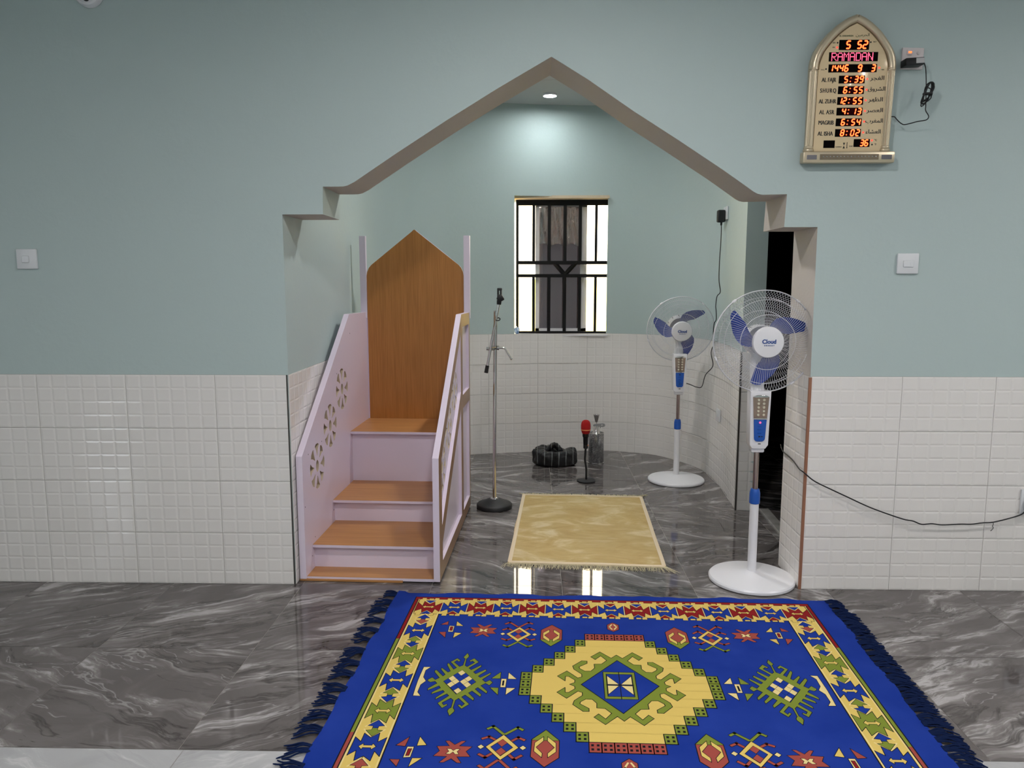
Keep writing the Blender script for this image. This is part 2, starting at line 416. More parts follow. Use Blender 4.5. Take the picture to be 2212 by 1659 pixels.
def wall_sheet(path, z0, z1, th, hole=None, step=.05):
    """painted wall along a path with thickness; hole=(s0,s1,z0,z1)"""
    bm = new(); n = max(1, math.ceil(path.L/step)); S_ = [path.L*i/n for i in range(n+1)]
    if hole: S_ = sorted([s for s in S_ if min(abs(s-hole[0]), abs(s-hole[1])) > .012] + [hole[0], hole[1]])
    for off, flip in ((0, 1), (-th, 0)):
        for a, b2 in zip(S_, S_[1:]):
            bands = [(z0, z1)]
            if hole and a >= hole[0]-1e-6 and b2 <= hole[1]+1e-6: bands = [(z0, hole[2]), (hole[3], z1)]
            for c0, c1 in bands:
                if c1 - c0 < 1e-4: continue
                v = [bm.verts.new(path.P(a, c0, off)), bm.verts.new(path.P(b2, c0, off)), bm.verts.new(path.P(b2, c1, off)), bm.verts.new(path.P(a, c1, off))]
                face(bm, v)
    if hole:
        for s in hole[:2]:
            face(bm, [bm.verts.new(path.P(s, z, o)) for z, o in ((hole[2], 0), (hole[3], 0), (hole[3], -th), (hole[2], -th))])
        ss = [s for s in S_ if hole[0]-1e-6 <= s <= hole[1]+1e-6]
        for z in hole[2:]:
            for a, b2 in zip(ss, ss[1:]):
                face(bm, [bm.verts.new(path.P(s, z, o)) for s, o in ((a, 0), (b2, 0), (b2, -th), (a, -th))])
    for s in (0, path.L):
        face(bm, [bm.verts.new(path.P(s, z, o)) for z, o in ((z0, 0), (z1, 0), (z1, -th), (z0, -th))])
    bmesh.ops.remove_doubles(bm, verts=bm.verts[:], dist=1e-5)
    return bm

# front wall with its stepped, pointed opening
ARCH = [(-1.112, 0), (-1.107, 1.719), (-.925, 1.719), (-.922, 1.839), (-.854, 1.839), (-.829, 1.840), (-.811, 1.844), (-.779, 1.860), (-.742, 1.884),
        (-.592, 1.981), (-.367, 2.121), (-.144, 2.253), (.085, 2.381), (.242, 2.287), (.443, 2.153), (.633, 2.035), (.836, 1.905), (.914, 1.852),
        (.972, 1.812), (.990, 1.803), (1.010, 1.799), (1.117, 1.801), (1.111, 1.660), (1.2565, 1.660), (1.264, 0)]
outer = [(-ROOM_X, 0)] + ARCH + [(ROOM_X, 0), (ROOM_X, 3.0), (-ROOM_X, 3.0)]
bm = plate(outer, [], .30, 0, T(0, .30, 0) @ WALLM)
bm.normal_update()
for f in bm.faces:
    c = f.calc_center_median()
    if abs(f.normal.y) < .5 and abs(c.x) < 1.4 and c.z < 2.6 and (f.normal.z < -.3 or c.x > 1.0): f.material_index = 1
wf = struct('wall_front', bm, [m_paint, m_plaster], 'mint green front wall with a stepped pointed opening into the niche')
pl_ = Path([(-ROOM_X, 0), (-1.113, 0)])
wt = struct('tile_wainscot', tiles(pl_, (-1.4474+ROOM_X) % TW), [m_tile, m_grout], 'white embossed tiles on the front wall left of the opening', wf, False)
pr_ = Path([(1.264, 0), (ROOM_X, 0)])
struct('tile_wainscot', tiles(pr_, 1.6685-1.264), [m_tile, m_grout], 'white embossed tiles on the front wall right of the opening', wf, False)
pj_ = Path([(1.262, .30), (1.2605, 0.0)])
struct('jamb_tiles', tiles(pj_, .30), [m_tile, m_grout], 'white embossed tiles on the right side of the opening', wf, False)
# niche wall: left side, curved back, right side up to the doorway
NP = [(-1.112, 0), (-1.112, .5), (-1.112, 1.0), (-1.112, 1.6), (-1.095, 1.95), (-1.03, 2.25), (-.90, 2.48), (-.70, 2.66), (-.481, 2.76), (-.329, 2.805),
      (0, 2.875), (.30, 2.915), (.55, 2.932), (.769, 2.905), (.95, 2.83), (1.087, 2.724), (1.216, 2.516), (1.302, 2.32), (1.335, 2.10), (1.335, 1.70), (1.313, 1.45), (1.293, 1.24)]
dense = [Vector((v.x, v.y)) for v in catmull([(*p, 0) for p in NP], 5)]
pn = Path(dense)
def s_of_x(x):          # arc length on the back wall at a given x
    best = min(range(2001), key=lambda i: abs(pn.at(pn.L*i/2000)[0].x - x) + (10 if pn.at(pn.L*i/2000)[0].y < 2.6 else 0)); return pn.L*best/2000
WSL, WSR = s_of_x(-.131), s_of_x(.632); WZ0, WZ1 = .990, 2.117
# paint starts behind the front wall
i0 = next(i for i, s in enumerate(pn.s) if pn.p[i].y > .29)
pp = Path([Vector((-1.112, .30))] + dense[i0:])
ds = pn.L - pp.L
wbk = struct('wall_back', wall_sheet(pp, 0, 2.9, .128, (WSL-ds, WSR-ds, WZ0, WZ1)), m_paint, 'mint green curved wall of the niche around the barred window')
struct('tile_wainscot', tiles(pn, s_of_x(.06) % TW), [m_tile, m_grout], 'white embossed tiles along the curved niche wall', wbk, False)
# doorway reveal and blocks around the side doorway
pv = Path([(1.293, 1.24), (1.424, 1.236)])
bm = new(); v0 = [bm.verts.new((x, y, z)) for z in (0, 2.9) for x, y in ((1.296, 1.242), (1.424, 1.242), (1.424, 1.50), (1.34, 1.50))]
for q in ((0, 1, 5, 4), (1, 2, 6, 5), (2, 3, 7, 6), (3, 0, 4, 7)): face(bm, [v0[i] for i in q])
box(bm, (1.30, .30, 2.12), (1.46, 1.245, 2.9))
wr = struct('wall_right', bm, m_paint, 'mint green end of the niche wall beside the dark doorway')
struct('tile_wainscot', tiles(pv, .0), [m_tile, m_grout], 'white tiles on the end of the wall beside the dark doorway', wr, False)
bm = new(); box(bm, (1.286, 1.231, 0), (1.296, 1.243, 1.0)); struct('trim_1', bm, m_black_strip, 'dark corner strip on the tiled wall end beside the doorway')
bm = new(); box(bm, (1.2525, -.0075, 0), (1.2645, .003, .995)); struct('trim_2', bm, m_copper, 'copper coloured corner strip of the tiles right of the opening')
bm = new(); box(bm, (-1.1175, -.006, 0), (-1.1125, .004, 1.0)); struct('trim_3', bm, m_black_strip, 'dark joint at the tiled corner left of the opening')
# unlit side room behind the doorway, its darkness painted near-black on the walls
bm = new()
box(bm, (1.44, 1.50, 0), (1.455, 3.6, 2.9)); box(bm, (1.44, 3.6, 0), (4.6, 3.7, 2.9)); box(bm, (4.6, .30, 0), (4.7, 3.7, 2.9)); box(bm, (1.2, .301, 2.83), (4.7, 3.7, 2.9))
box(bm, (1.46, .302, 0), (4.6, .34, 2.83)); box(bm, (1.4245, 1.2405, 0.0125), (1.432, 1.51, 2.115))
struct('wall_side', bm, m_room_dark, 'side room with its darkness painted black on the walls, seen through the narrow doorway')
bm = new(); rbox(bm, (1.415, .29, -.01), (1.475, 1.245, .014), .003, 1)
bm.transform(T(1.445, .8, 0) @ rotm('Z', -3) @ T(-1.445, -.8, 0))
struct('trim_4', bm, m_thresh, 'pale stone threshold strip in the dark doorway')
# rest of the prayer hall (behind and beside the camera), with a daylit window on its left wall
bm = new(); t = .2
HW = (-6.6, -5.2, .95, 2.25)     # y0, y1, z0, z1 of the hall window
box(bm, (-ROOM_X-t, ROOM_Y, 0), (-ROOM_X, HW[0], 3)); box(bm, (-ROOM_X-t, HW[1], 0), (-ROOM_X, .3, 3))
box(bm, (-ROOM_X-t, HW[0], 0), (-ROOM_X, HW[1], HW[2])); box(bm, (-ROOM_X-t, HW[0], HW[3]), (-ROOM_X, HW[1], 3))
struct('wall_left', bm, m_paint, 'mint green left wall of the hall')
bm = new(); box(bm, (ROOM_X, ROOM_Y, 0), (ROOM_X+t, .3, 3)); struct('wall_right', bm, m_paint, 'mint green right wall of the hall')
bm = new(); box(bm, (-ROOM_X-t, ROOM_Y-t, 0), (ROOM_X+t, ROOM_Y, 3)); struct('wall_rear', bm, m_paint, 'mint green rear wall of the hall')
bm = new(); box(bm, (-ROOM_X-t, ROOM_Y-t, CEIL), (ROOM_X+t, .0, CEIL+.15)); struct('ceiling', bm, m_white_ceiling, 'white ceiling of the hall')
bm = new(); box(bm, (-1.4, .30, ALC_CEIL), (1.6, 2.142, 2.95)); box(bm, (-1.4, 2.147, ALC_CEIL), (1.6, 3.3, 2.95)); box(bm, (-1.4, 2.10, 2.845), (1.6, 2.2, 2.96))
box(bm, (-1.6, .3, 2.9), (4.8, 3.8, 3.05))
box(bm, (-.145, 1.86, ALC_CEIL-.004), (.42, 1.868, ALC_CEIL+.01))
struct('ceiling', bm, m_white_ceiling, 'white board ceiling of the niche with one round lamp')

# floors: separate marble tiles in one mesh, pattern turned from tile to tile
def floor_tiles(xs, ys, seed, z=0.0, g=.0011, clip=None):
    bm = new(); uvl = bm.loops.layers.uv.new('UVMap'); rnd = random.Random(seed)
    for i, (x0, x1) in enumerate(zip(xs, xs[1:])):
        for j, (y0, y1) in enumerate(zip(ys, ys[1:])):
            ang = radians(rnd.choice((24, -27, 30, 155, -22, 204))); ox, oy = rnd.uniform(0, 40), rnd.uniform(0, 40)
            P = [(x0+g, y0+g), (x1-g, y0+g), (x1-g, y1-g), (x0+g, y1-g)]
            f = face(bm, [bm.verts.new((a, b2, z)) for a, b2 in P])
            for l, (a, b2) in zip(f.loops, P):
                a -= x0; b2 -= y0
                l[uvl].uv = (a*cos(ang)-b2*sin(ang)+ox, a*sin(ang)+b2*cos(ang)+oy)
    return bm
XS = [-1.0765 + .6135*k for k in range(-7, 11)]; XS[0] = -ROOM_X; XS[-1] = ROOM_X
YS = [-1.291, -.648, 0.004, .668, 1.33, 1.99, 2.65, 3.35]
bm = new(); box(bm, (-ROOM_X-.2, ROOM_Y-.2, -.12), (ROOM_X+.2, 4.0, -.0012))
fl = struct('floor', bm, m_floor_grout, 'floor slab with thin pale joints')
struct('dark_marble_tiles', floor_tiles(XS, YS, 5), m_dark_floor, 'polished dark grey marble tiles with white streaks', fl, False)
XP = [-1.06 + .6*k for k in range(-7, 12)]; XP[0] = -ROOM_X; XP[-1] = ROOM_X
YP = [ROOM_Y] + [-1.291 - .6*k for k in range(11, -1, -1)]
struct('pale_marble_tiles', floor_tiles(XP, YP, 8), m_pale_floor, 'pale grey marble tiles in front', fl, False)
bm = new(); box(bm, (1.46, .34, -.001), (4.6, 3.6, .0))
for x in (2.06, 2.66): pass

# ------------------------------------------------------------------ the barred window of the niche
YG, YS_ = 3.035, 3.10
win = thing('window_1', 'barred niche window with white frame and tinted sliding panes', 'window', (.25, 3.03, .99)); win['kind'] = 'structure'
def W(bm, x0, x1, z0, z1, y0, y1): box(bm, (x0-.25, y0-3.03, z0-.99), (x1-.25, y1-3.03, z1-.99))
bm = new(); ga = .011
for x, w in ((-.111, .011), (.026, .0125), (.155, .0135), (.287, .0135), (.413, .0125), (.546, .011)):
    for z0, z1 in (((1.0, 2.085),) if x < 0 else ((1.0, 1.48), (1.585, 2.085))):
        W(bm, x-w, x+w, z0, z1, YG-.012, YG+.012)
for z0, z1, x0, x1 in ((2.055, 2.10, -.122, .66), (1.571, 1.600, -.111, .645), (1.463, 1.491, -.111, .645), (.988, 1.012, -.13, .655)):
    W(bm, x0, x1, z0, z1, YG-.013, YG+.013)
for xa in (.200, .384):          # the V in the middle band
    d = Vector((.290-xa, 0, 1.485-1.588)); tube(bm, [(xa-.25, YG-3.03, 1.588-.99), (.290-.25, YG-3.03, 1.485-.99)], .017, 4)
obj('security_grille', bm, m_grille, win, False, label='black painted iron bars with a small V')
bm = new()
W(bm, -.16, .66, .985, 1.005, YS_-.03, YS_+.07); W(bm, -.16, .66, 2.085, 2.13, YS_-.03, YS_+.07)
obj('window_frame', bm, m_alu, win, False)
bm = new(); W(bm, -.135, .64, 2.100, 2.122, 2.90, YS_); obj('lintel_board', bm, m_cream_wood, win, False, label='raw wooden board under the top edge')
bm = new(); W(bm, -.135, .64, .978, .992, 2.906, YS_); obj('window_sill', bm, m_alu, win, False)
for y, x0, x1, jl, jr in ((YS_, .040, .450, .034, .030), (YS_+.035, .075, .477, .03, .045)):
    bm = new()
    W(bm, x0, x0+jl, 1.005, 2.085, y-.012, y+.012); W(bm, x1-jr, x1, 1.005, 2.085, y-.012, y+.012)
    W(bm, x0, x1, 1.005, 1.032, y-.012, y+.012); W(bm, x0, x1, 2.050, 2.085, y-.012, y+.012)
    sash = obj('sliding_sash', bm, m_alu, win, False)
    bm = new(); W(bm, x0+jl, x1-jr, 1.032, 2.05, y-.002, y+.002); obj('tinted_pane', bm, m_glass, sash, False)
bm = new()       # protective film left on the glass
nx, nz = 26, 26; g = [[bm.verts.new((.078+.34*i/nx-.25, YS_-.016+.004*sin(i*1.3+j*.25)+.003*random.random()-3.03, 1.735+.312*j/nz-.99 + (.012*sin(i*.7) if j == 0 else 0))) for j in range(nz+1)] for i in range(nx+1)]
for i in range(nx):
    for j in range(nz): face(bm, (g[i][j], g[i+1][j], g[i+1][j+1], g[i][j+1]))
obj('protective_film', bm, m_film, win, 60, label='crinkled clear plastic film on the upper pane')
# the yard outside
bm = new(); box(bm, (-4, 6.2, 0), (6, 6.4, 3.4)); box(bm, (-4, 6.15, 0), (6, 6.2, 1.46), 1); yw = struct('wall_yard', bm, [m_yard, M('yellow_dado_paint', (.82, .66, .14), .9)], 'sunlit cream wall with a yellow lower band outside the window')
bm = new(); box(bm, (-8, 3.4, -.15), (9, 9, -.13)); struct('ground', bm, m_ground, 'sandy ground outside the window')
bm = new(); box(bm, (.075, 4.6, 0), (.565, 4.75, 1.82)); struct('wall_yard_low', bm, M('grey_block', (.60, .50, .52), .9), 'low grey block wall outside behind the tinted panes')

# a crumpled packet on the window sill
bm = new(); bmesh.ops.create_icosphere(bm, subdivisions=3, radius=1)
for v in bm.verts:
    n = v.co.normalized(); k = 1 + .22*sin(7*n.x+3*n.z) + .16*sin(9*n.y-5*n.z+1)
    v.co = Vector((n.x*.020*k, n.y*.03*k, n.z*.030*k + .031))
o = obj('plastic_packet', bm, M('blue_white_plastic', (.72, .76, .82), .3, noise=((.08, .24, .55), 42, 2)), None, 60, loc=(-.113, 2.925, .992))
tag(o, 'small crumpled blue and white packet at the left end of the window sill', 'packet')

# ------------------------------------------------------------------ ceiling lights
def lamp_mesh(t, r, lens, rim=.014):
    bm = new(); lathe(bm, [(r+rim, 0), (r+rim, -.012), (r+.002, -.016), (r, -.012), (r, -.002)], 32); obj('lamp_rim', bm, m_white, t)
    bm = new(); lathe(bm, [(r, -.010), (r*.5, -.013), (0, -.014)], 24, cap=False); obj('lamp_diffuser', bm, lens, t, label='glowing white diffuser')
t = thing('ceiling_downlight', 'small round downlight glowing in the niche ceiling', 'ceiling light', (.142, 2.551, ALC_CEIL)); lamp_mesh(t, .047, m_spot, .007)
t = thing('ceiling_downlight', 'unseen round fill lamp added in the niche ceiling, hidden behind the pointed opening', 'ceiling light', (.142, 1.10, ALC_CEIL)); lamp_mesh(t, .075, m_fill_spot, .010)  # added lamp, out of sight, that lifts the niche brightness
for y in (-1.65, -3.7, -6.1):
    for x in (-3.0, .15, 3.4):
        if x < 0 and y > -2: continue
        t = thing('ceiling_lamp', 'round flat lamp on the hall ceiling, out of the frame', 'ceiling light', (x, y, CEIL), group='hall ceiling lamps'); lamp_mesh(t, .075, m_lamp)

# ------------------------------------------------------------------ pulpit
PUL = thing('pulpit', 'lavender and orange wood stepped pulpit with a tall pointed back, left in the niche', 'pulpit', (-1.100, .035, 0), (0, 0, radians(-2.1)))
PW, PD = .675, 1.29
# board frame: local x = pulpit y (depth), local y = pulpit z, local z = pulpit x
def SIDE(x): return Matrix(((0,0,1,x),(1,0,0,0),(0,1,0,0),(0,0,0,1)))
PROF = [(0, .012), (0, .610), (.876, 1.240), (PD-.012, 1.236), (PD-.012, .012)]
def rosette(cx, cy, R):
    H = []
    for k in range(8):
        a = radians(90 - 45*k)
        def pt(r, da): return (cx + r*cos(a+da), cy + r*sin(a+da))
        w = .30 if k % 2 == 0 else .26
        H.append([pt(.97*R, -w), pt(1.02*R, -w*.4), pt(1.02*R, w*.4), pt(.97*R, w), pt(.74*R, .16), pt(.45*R, .05), pt(.45*R, -.05), pt(.74*R, -.16)])
    H.append([(cx + .20*R*cos(2*pi*i/12), cy + .27*R*sin(2*pi*i/12)) for i in range(12)])
    return H
ROS = rosette(.692, .834, .112) + rosette(.455, .672, .112) + rosette(.222, .512, .112)
m_raw = M('raw_board_core', (.50, .41, .30), .8)
for x0, th in ((0, .030), (PW-.030, .012)):
    bm = plate(PROF, ROS, th, 0, SIDE(x0)); bm.normal_update()
    for f in bm.faces:
        c = f.calc_center_median()
        if abs(f.normal.x) < .5 and min(math.hypot(c.y-a, c.z-b2) for a, b2 in ((.692, .834), (.455, .672), (.222, .512))) < .118: f.material_index = 1
    obj('side_panel', bm, [m_lav, m_raw], PUL, 30)
# outer lattice of the right side: wood faces, lavender edges
A = [(.088, .262), (.088, .590), (.836, 1.126), (.836, .800)]
B = [(.098, .082), (.098, .170), (.836, .702), (.836, .082)]
C_ = [(.922, .082), (.922, .694), (1.235, .694), (1.235, .082)]
D_ = [(.922, .772), (.922, 1.166), (1.235, 1.166), (1.235, .772)]
bm = plate(PROF, [A, B, C_, D_], .018, 0, SIDE(PW-.018))
bm.normal_update()
for f in bm.faces: f.material_index = 1 if abs(f.normal.x) > .9 else 0
obj('side_frame', bm, [m_lav, m_wood_r], PUL, 20, label='brown wood lattice on the right side')
# treads and risers
TR = [(.010, .140, .022), (.107, .496, .145), (.460, .872, .268), (.835, PD-.02, .567)]
for i, (y0, y1, z) in enumerate(TR):
    bm = new(); rbox(bm, (.030, y0, z-.016), (PW-.030, y1, z), .0012, 1); bm.normal_update()
    for f in bm.faces: f.material_index = 0 if f.normal.z > .5 else 1
    obj('tread', bm, [m_wood_x, m_lav], PUL, 30)
for y, z0, z1 in ((.137, .022, .129), (.493, .145, .252), (.869, .268, .551)):
    bm = new(); box(bm, (.030, y, z0), (PW-.030, y+.014, z1)); obj('riser', bm, m_lav, PUL, False)
bm = new(); box(bm, (-.002, .002, .002), (PW-.18, .03, .011)); obj('plinth_strip', bm, m_wood_x, PUL, False, label='thin wooden strip under the front')
bm = new()
for x in (.03, PW-.05): box(bm, (x, .05, 0), (x+.03, PD-.05, .0125))
obj('runner', bm, m_black, PUL, False)
# pointed backrest with rounded shoulders
def arc(c, r, a0, a1, n=7): return [(c[0]+r*cos(radians(a0+(a1-a0)*i/n)), c[1]+r*sin(radians(a0+(a1-a0)*i/n))) for i in range(n+1)]
bl, br_, ax, az, sz = .038, .641, .3395, 1.741, 1.520
sl = math.degrees(atan2(az-sz, ax-bl))
outb = [(bl, .55)] + [(bl, sz-.060)] + [(bl+.004, sz-.035), (bl+.014, sz-.012), (bl+.030, sz+.007)] + [(ax-.014, az-.011), (ax-.006, az-.003), (ax, az-.001), (ax+.006, az-.003), (ax+.014, az-.011)] + \
       [(br_-.030, sz+.007), (br_-.014, sz-.012), (br_-.004, sz-.035), (br_, sz-.060), (br_, .55)]
BK = Matrix(((1,0,0,0),(0,0,1,1.272),(0,1,0,0),(0,0,0,1)))
bm = plate(outb, [], .016, 0, BK); bm.normal_update()
for f in bm.faces: f.material_index = 0 if abs(f.normal.y) > .8 else 1
obj('backrest', bm, [m_wood_v, m_lav], PUL, 20, label='orange wood pointed back panel')
obj('back_lining', plate([(x*.995 + .0045, z) for x, z in outb], [], .005, 0, Matrix(((1,0,0,0),(0,0,1,1.2885),(0,1,0,0),(0,0,0,1)))), m_lav, PUL, 30)
for x0, x1 in ((-.002, .036), (.643, .681)):
    bm = new(); rbox(bm, (x0, 1.262, 1.20), (x1, 1.290, 1.703), .001, 1); obj('back_post', bm, m_lav, PUL, 30)
bm = new(); box(bm, (.03, PD-.012, .02), (PW-.03, PD, 1.2)); obj('rear_board', bm, m_lav, PUL, False)
for y, z in ((.02, .36), (.10, .09), (.15, .17), (.09, .60), (.88, 1.13), (.47, .21), (.60, .93), (.30, .62)):
    bm = new(); lathe(bm, [(.0035, .0003), (.0035, .0006), (0, .0006)], 8, SIDE(.030) @ T(y, z, 0)); obj('screw_hole', bm, m_black, PUL, False)

# ------------------------------------------------------------------ pedestal fans
def make_fan(loc, dz, pitch, yaw, label, led, blade0):
    t = thing('pedestal_fan', label, 'fan', loc, (0, 0, 0), 'white and blue pedestal fans')
    bm = new(); lathe(bm, [(.196, .002), (.200, .006), (.200, .016), (.194, .023), (.13, .033), (.05, .044), (.026, .050), (0, .050)], 64, cap=False)
    lathe(bm, [(0, .001), (.19, .001)], 64, cap=False); obj('base', bm, m_white, t, 40)
    bm = new(); lathe(bm, [(.0205, .045), (.0205, .385)], 24); obj('lower_pole', bm, m_white, t)
    bm = new(); lathe(bm, [(.0205, .380), (.0245, .383), (.0245, .430), (.021, .446), (.0185, .452), (.012, .452)], 24); obj('height_collar', bm, m_blue, t)
    bm = new(); lathe(bm, [(.0122, .44), (.0122, .66)], 20); obj('upper_pole', bm, m_steel, t)
    # control column
    cz0, cz1 = .650, .921
    bm = new(); prof = [(-.043, cz0+.018), (-.030, cz0), (.030, cz0), (.043, cz0+.018), (.0475, cz1-.03), (.0475, cz1), (-.0475, cz1), (-.0475, cz1-.03)]
    merge(bm, plate(prof, [], .062, .005, Matrix(((1,0,0,0),(0,0,-1,.031),(0,1,0,0),(0,0,0,1)))))
    rbox(bm, (-.030, -.020, cz0-.020), (.030, .020, cz0+.004), .006, 2)
    obj('control_column', bm, m_white, t, 40)
    F = Matrix(((1,0,0,0),(0,0,-1,-.031),(0,1,0,0),(0,0,0,1)))       # front face plane of the column
    pan = plate([(-.037, .895), (.037, .895), (.030, .795), (-.031, .795)], [], .006, .001, F)
    lens = obj('light_panel', pan, m_amber, t, 30, label='smoky clear lamp panel')
    for i in range(5):
        for sx in (-1, 1):
            bm = new(); lathe(bm, [(.0066, 0), (.0066, .002), (.0045, .0045), (0, .0055)], 12, F @ T(sx*.0125 + .001, .882-.0175*i, .0055), cap=False)
            obj('led_dome', bm, m_ledcup, lens)
    bm = new(); merge(bm, plate([(-.0375, .897), (-.02, .904), (.02, .904), (.0375, .897), (.034, .893), (-.034, .893)], [], .008, .001, F)); obj('panel_trim', bm, m_chrome, t, 30)
    bm = new(); merge(bm, plate([(-.031, .797), (.030, .797), (.029, .790), (-.030, .790)], [], .008, .001, F))
    obj('panel_trim', bm, m_chrome, t, 30)
    cp = [(-.030, .788), (-.022, .7925), (.022, .7925), (.029, .788)] + arc((.009, .702), .0155, 0, -90, 4) + arc((-.010, .702), .0155, -90, -180, 4)
    ctl = obj('control_panel', plate(cp, [], .006, .0012, F), m_blue, t, 30)
    for i in range(3):
        bm = new(); rbox(bm, (-.0125, .758-.017*i, .006), (.006, .764-.017*i, .0085), .0012, 1, mat=F); obj('button', bm, m_blue, ctl, 30)
    bm = new(); lathe(bm, [(.0042, .005), (.0042, .008), (0, .009)], 12, F @ T(-.001, .776, 0), cap=False); obj('indicator_light', bm, m_led_red if led else m_ink, ctl)
    bm = new(); rbox(bm, (-.006, .707, .006), (.001, .713, .0075), .001, 1, mat=F); rbox(bm, (.005, .708, .006), (.014, .7115, .0065), .0005, 1, mat=F); obj('sensor', bm, m_ink, ctl, 30)
    bm = new(); rbox(bm, (-.0055, .672, -.001), (.008, .6765, .0008), .0008, 1, mat=F); obj('slot', bm, m_ink, t, 30)
    # head, in its own frame: local z = blowing direction
    hz = 1.150 + dz
    bm = new(); tube(bm, [(0, .018, cz1-.02), (0, .040, cz1+.02), (0, .060, hz-.10), (0, .075, hz-.03)], [.030, .032, .029, .028], 18); obj('neck', bm, m_white, t)
    HM = T(.012 if led else 0, -.005, hz) @ rotm('Z', yaw) @ rotm('X', pitch) @ Matrix(((1,0,0,0),(0,0,-1,0),(0,1,0,0),(0,0,0,1)))
    bm = new(); lathe(bm, [(.068, -.045), (.074, -.065), (.072, -.115), (.058, -.150), (.03, -.165), (0, -.168)], 28, HM, cap=False)
    mh = obj('motor_housing', bm, m_white, t)
    for k in range(10):
        bm = new(); rbox(bm, (-.0035, .0715, -.108), (.0035, .0755, -.072), .001, 1, mat=HM @ rotm('Z', 36*k)); obj('cooling_vent', bm, m_sensor, mh)
    R, zc = .234, 0.0
    def wires(front):
        bm = new(); s = 1 if front else -1
        n = 108
        for k in range(n):
            a = 2*pi*k/n; pts = []
            tw = .16 if front else -.30
            for i in range(6):
                f = i/5; r = .066 + (R-.001-.066)*f
                z = s*(.050*(1-f**3.2)) if front else s*(.048*(1-f**4))
                aa = a + tw*f*f
                pts.append(HM @ Vector((r*cos(aa), r*sin(aa), z + s*.004)))
            tube(bm, pts, .00072, 4, caps=False)
        for rr in ((.125, .192) if front else (.14, .20)):
            f = (rr-.066)/(R-.067); z = s*(.050*(1-f**3.2)) if front else s*(.048*(1-f**4))
            tube(bm, [HM @ Vector((rr*cos(2*pi*i/56), rr*sin(2*pi*i/56), z + s*.005)) for i in range(56)], .0013, 5, closed=True)
        tube(bm, [HM @ Vector((R*cos(2*pi*i/72), R*sin(2*pi*i/72), s*.003)) for i in range(72)], .0028, 6, closed=True)
        tube(bm, [HM @ Vector((.067*cos(2*pi*i/40), .067*sin(2*pi*i/40), s*.052 if front else s*.05)) for i in range(40)], .003, 6, closed=True)
        return bm
    fg = obj('front_grille', wires(True), m_wire, t, 60)
    obj('rear_grille', wires(False), m_wire, t, 60)
    for a in (52, 128, 200, 305):
        bm = new(); rbox(bm, (-.010, R-.004, -.008), (.010, R+.005, .008), .002, 1, mat=HM @ rotm('Z', a-90)); obj('grille_clip', bm, m_white, fg, 40)
    bm = new(); lathe(bm, [(.070, .042), (.0715, .048), (.0715, .058), (.068, .0635), (.055, .0665), (0, .0685)], 48, HM, cap=False)
    cap = obj('hub_badge', bm, m_white, fg)
    bm = text_bm('Cloud', .0255, HM @ T(.001, .003,   .0688), bold=.0009, ext=.0004); obj('lettering', bm, m_blue_print, cap, False)
    bm = text_bm('ENERGY', .0075, HM @ T(.002, -.0145, .0688), bold=.0003, ext=.0004, track=1.9); obj('lettering', bm, m_blue_print, cap, False)
    bm = new(); lathe(bm, [(.034, -.030), (.036, .020), (.028, .034), (0, .036)], 24, HM, cap=False); obj('blade_hub', bm, m_blade, t)
    for k in range(3):
        bm = new(); nr, nc = 9, 7; G = []
        for i in range(nr):
            f = i/(nr-1); r = .030 + .168*f
            am = radians(blade0 + 120*k) + .85*(1-f)**1.15        # swept: the root lies ahead of the tip
            half = (.34 + .13*sin(pi*min(1, f*1.02))) * (1 - .66*max(0, f-.5)/.5)
            row = []
            for j in range(nc):
                g_ = -1 + 2*j/(nc-1); a = am + half*g_*(1 - .10*f)
                z = .004 + .020*g_*(1-.35*f)
                row.append((r*(1 + .03*(1-g_*g_)*f), a, z))
            G.append(row)
        for s in (0, .0022):
            V = [[bm.verts.new(HM @ Vector((r*cos(a), r*sin(a), z - s))) for r, a, z in row] for row in G]
            for i in range(nr-1):
                for j in range(nc-1): face(bm, (V[i][j], V[i][j+1], V[i+1][j+1], V[i+1][j]))
            if s == 0: V0 = V
        edge = [(i, 0) for i in range(nr)] + [(nr-1, j) for j in range(1, nc)] + [(i, nc-1) for i in range(nr-2, -1, -1)] + [(0, j) for j in range(nc-2, 0, -1)]
        for (a, b2), (c, d) in zip(edge, edge[1:] + edge[:1]): face(bm, (V0[a][b2], V0[c][d], V[c][d], V[a][b2]))
        obj('fan_blade', bm, m_blade, t, 50)
    return t
make_fan((1.064, .100, 0), 0, 0, 0, 'nearer white pedestal fan with a lit red dot, beside the dark doorway', True, 20)
make_fan((1.054, 1.950, 0), -.056, 13, 0, 'farther white pedestal fan with blue blades, deep in the niche by the curved wall', False, 40)

# ------------------------------------------------------------------ microphones
t = thing('microphone_stand', 'tall chrome microphone stand with a boom and round black foot, beside the pulpit', 'microphone stand', (-.226, 1.262, 0))
bm = new(); lathe(bm, [(.108, 0), (.113, .004), (.113, .022), (.106, .030), (.080, .036), (.058, .048), (.040, .058), (.030, .060), (0, .060)], 48, cap=False); lathe(bm, [(0, .0005), (.108, .0005)], 48, cap=False)
obj('base', bm, m_black_rubber, t, 50)
bm = new(); lathe(bm, [(.026, .058), (.024, .064), (.016, .067), (0, .067)], 24, cap=False); obj('base_ring', bm, m_chrome, t)
bm = new(); tube(bm, [(0, 0, .06), (.004, 0, .70), (.010, 0, 1.248)], .0118, 18); obj('pole', bm, m_chrome, t)
bm = new(); tube(bm, [(-.040, -.030, .905), (.034, -.030, 1.300)], .0088, 14); boom = obj('boom', bm, m_chrome, t)
bm = new(); tube(bm, [(-.0475, -.030, .866), (-.039, -.030, .912)], [.0125, .0118], 14); obj('boom_grip', bm, m_black, boom)
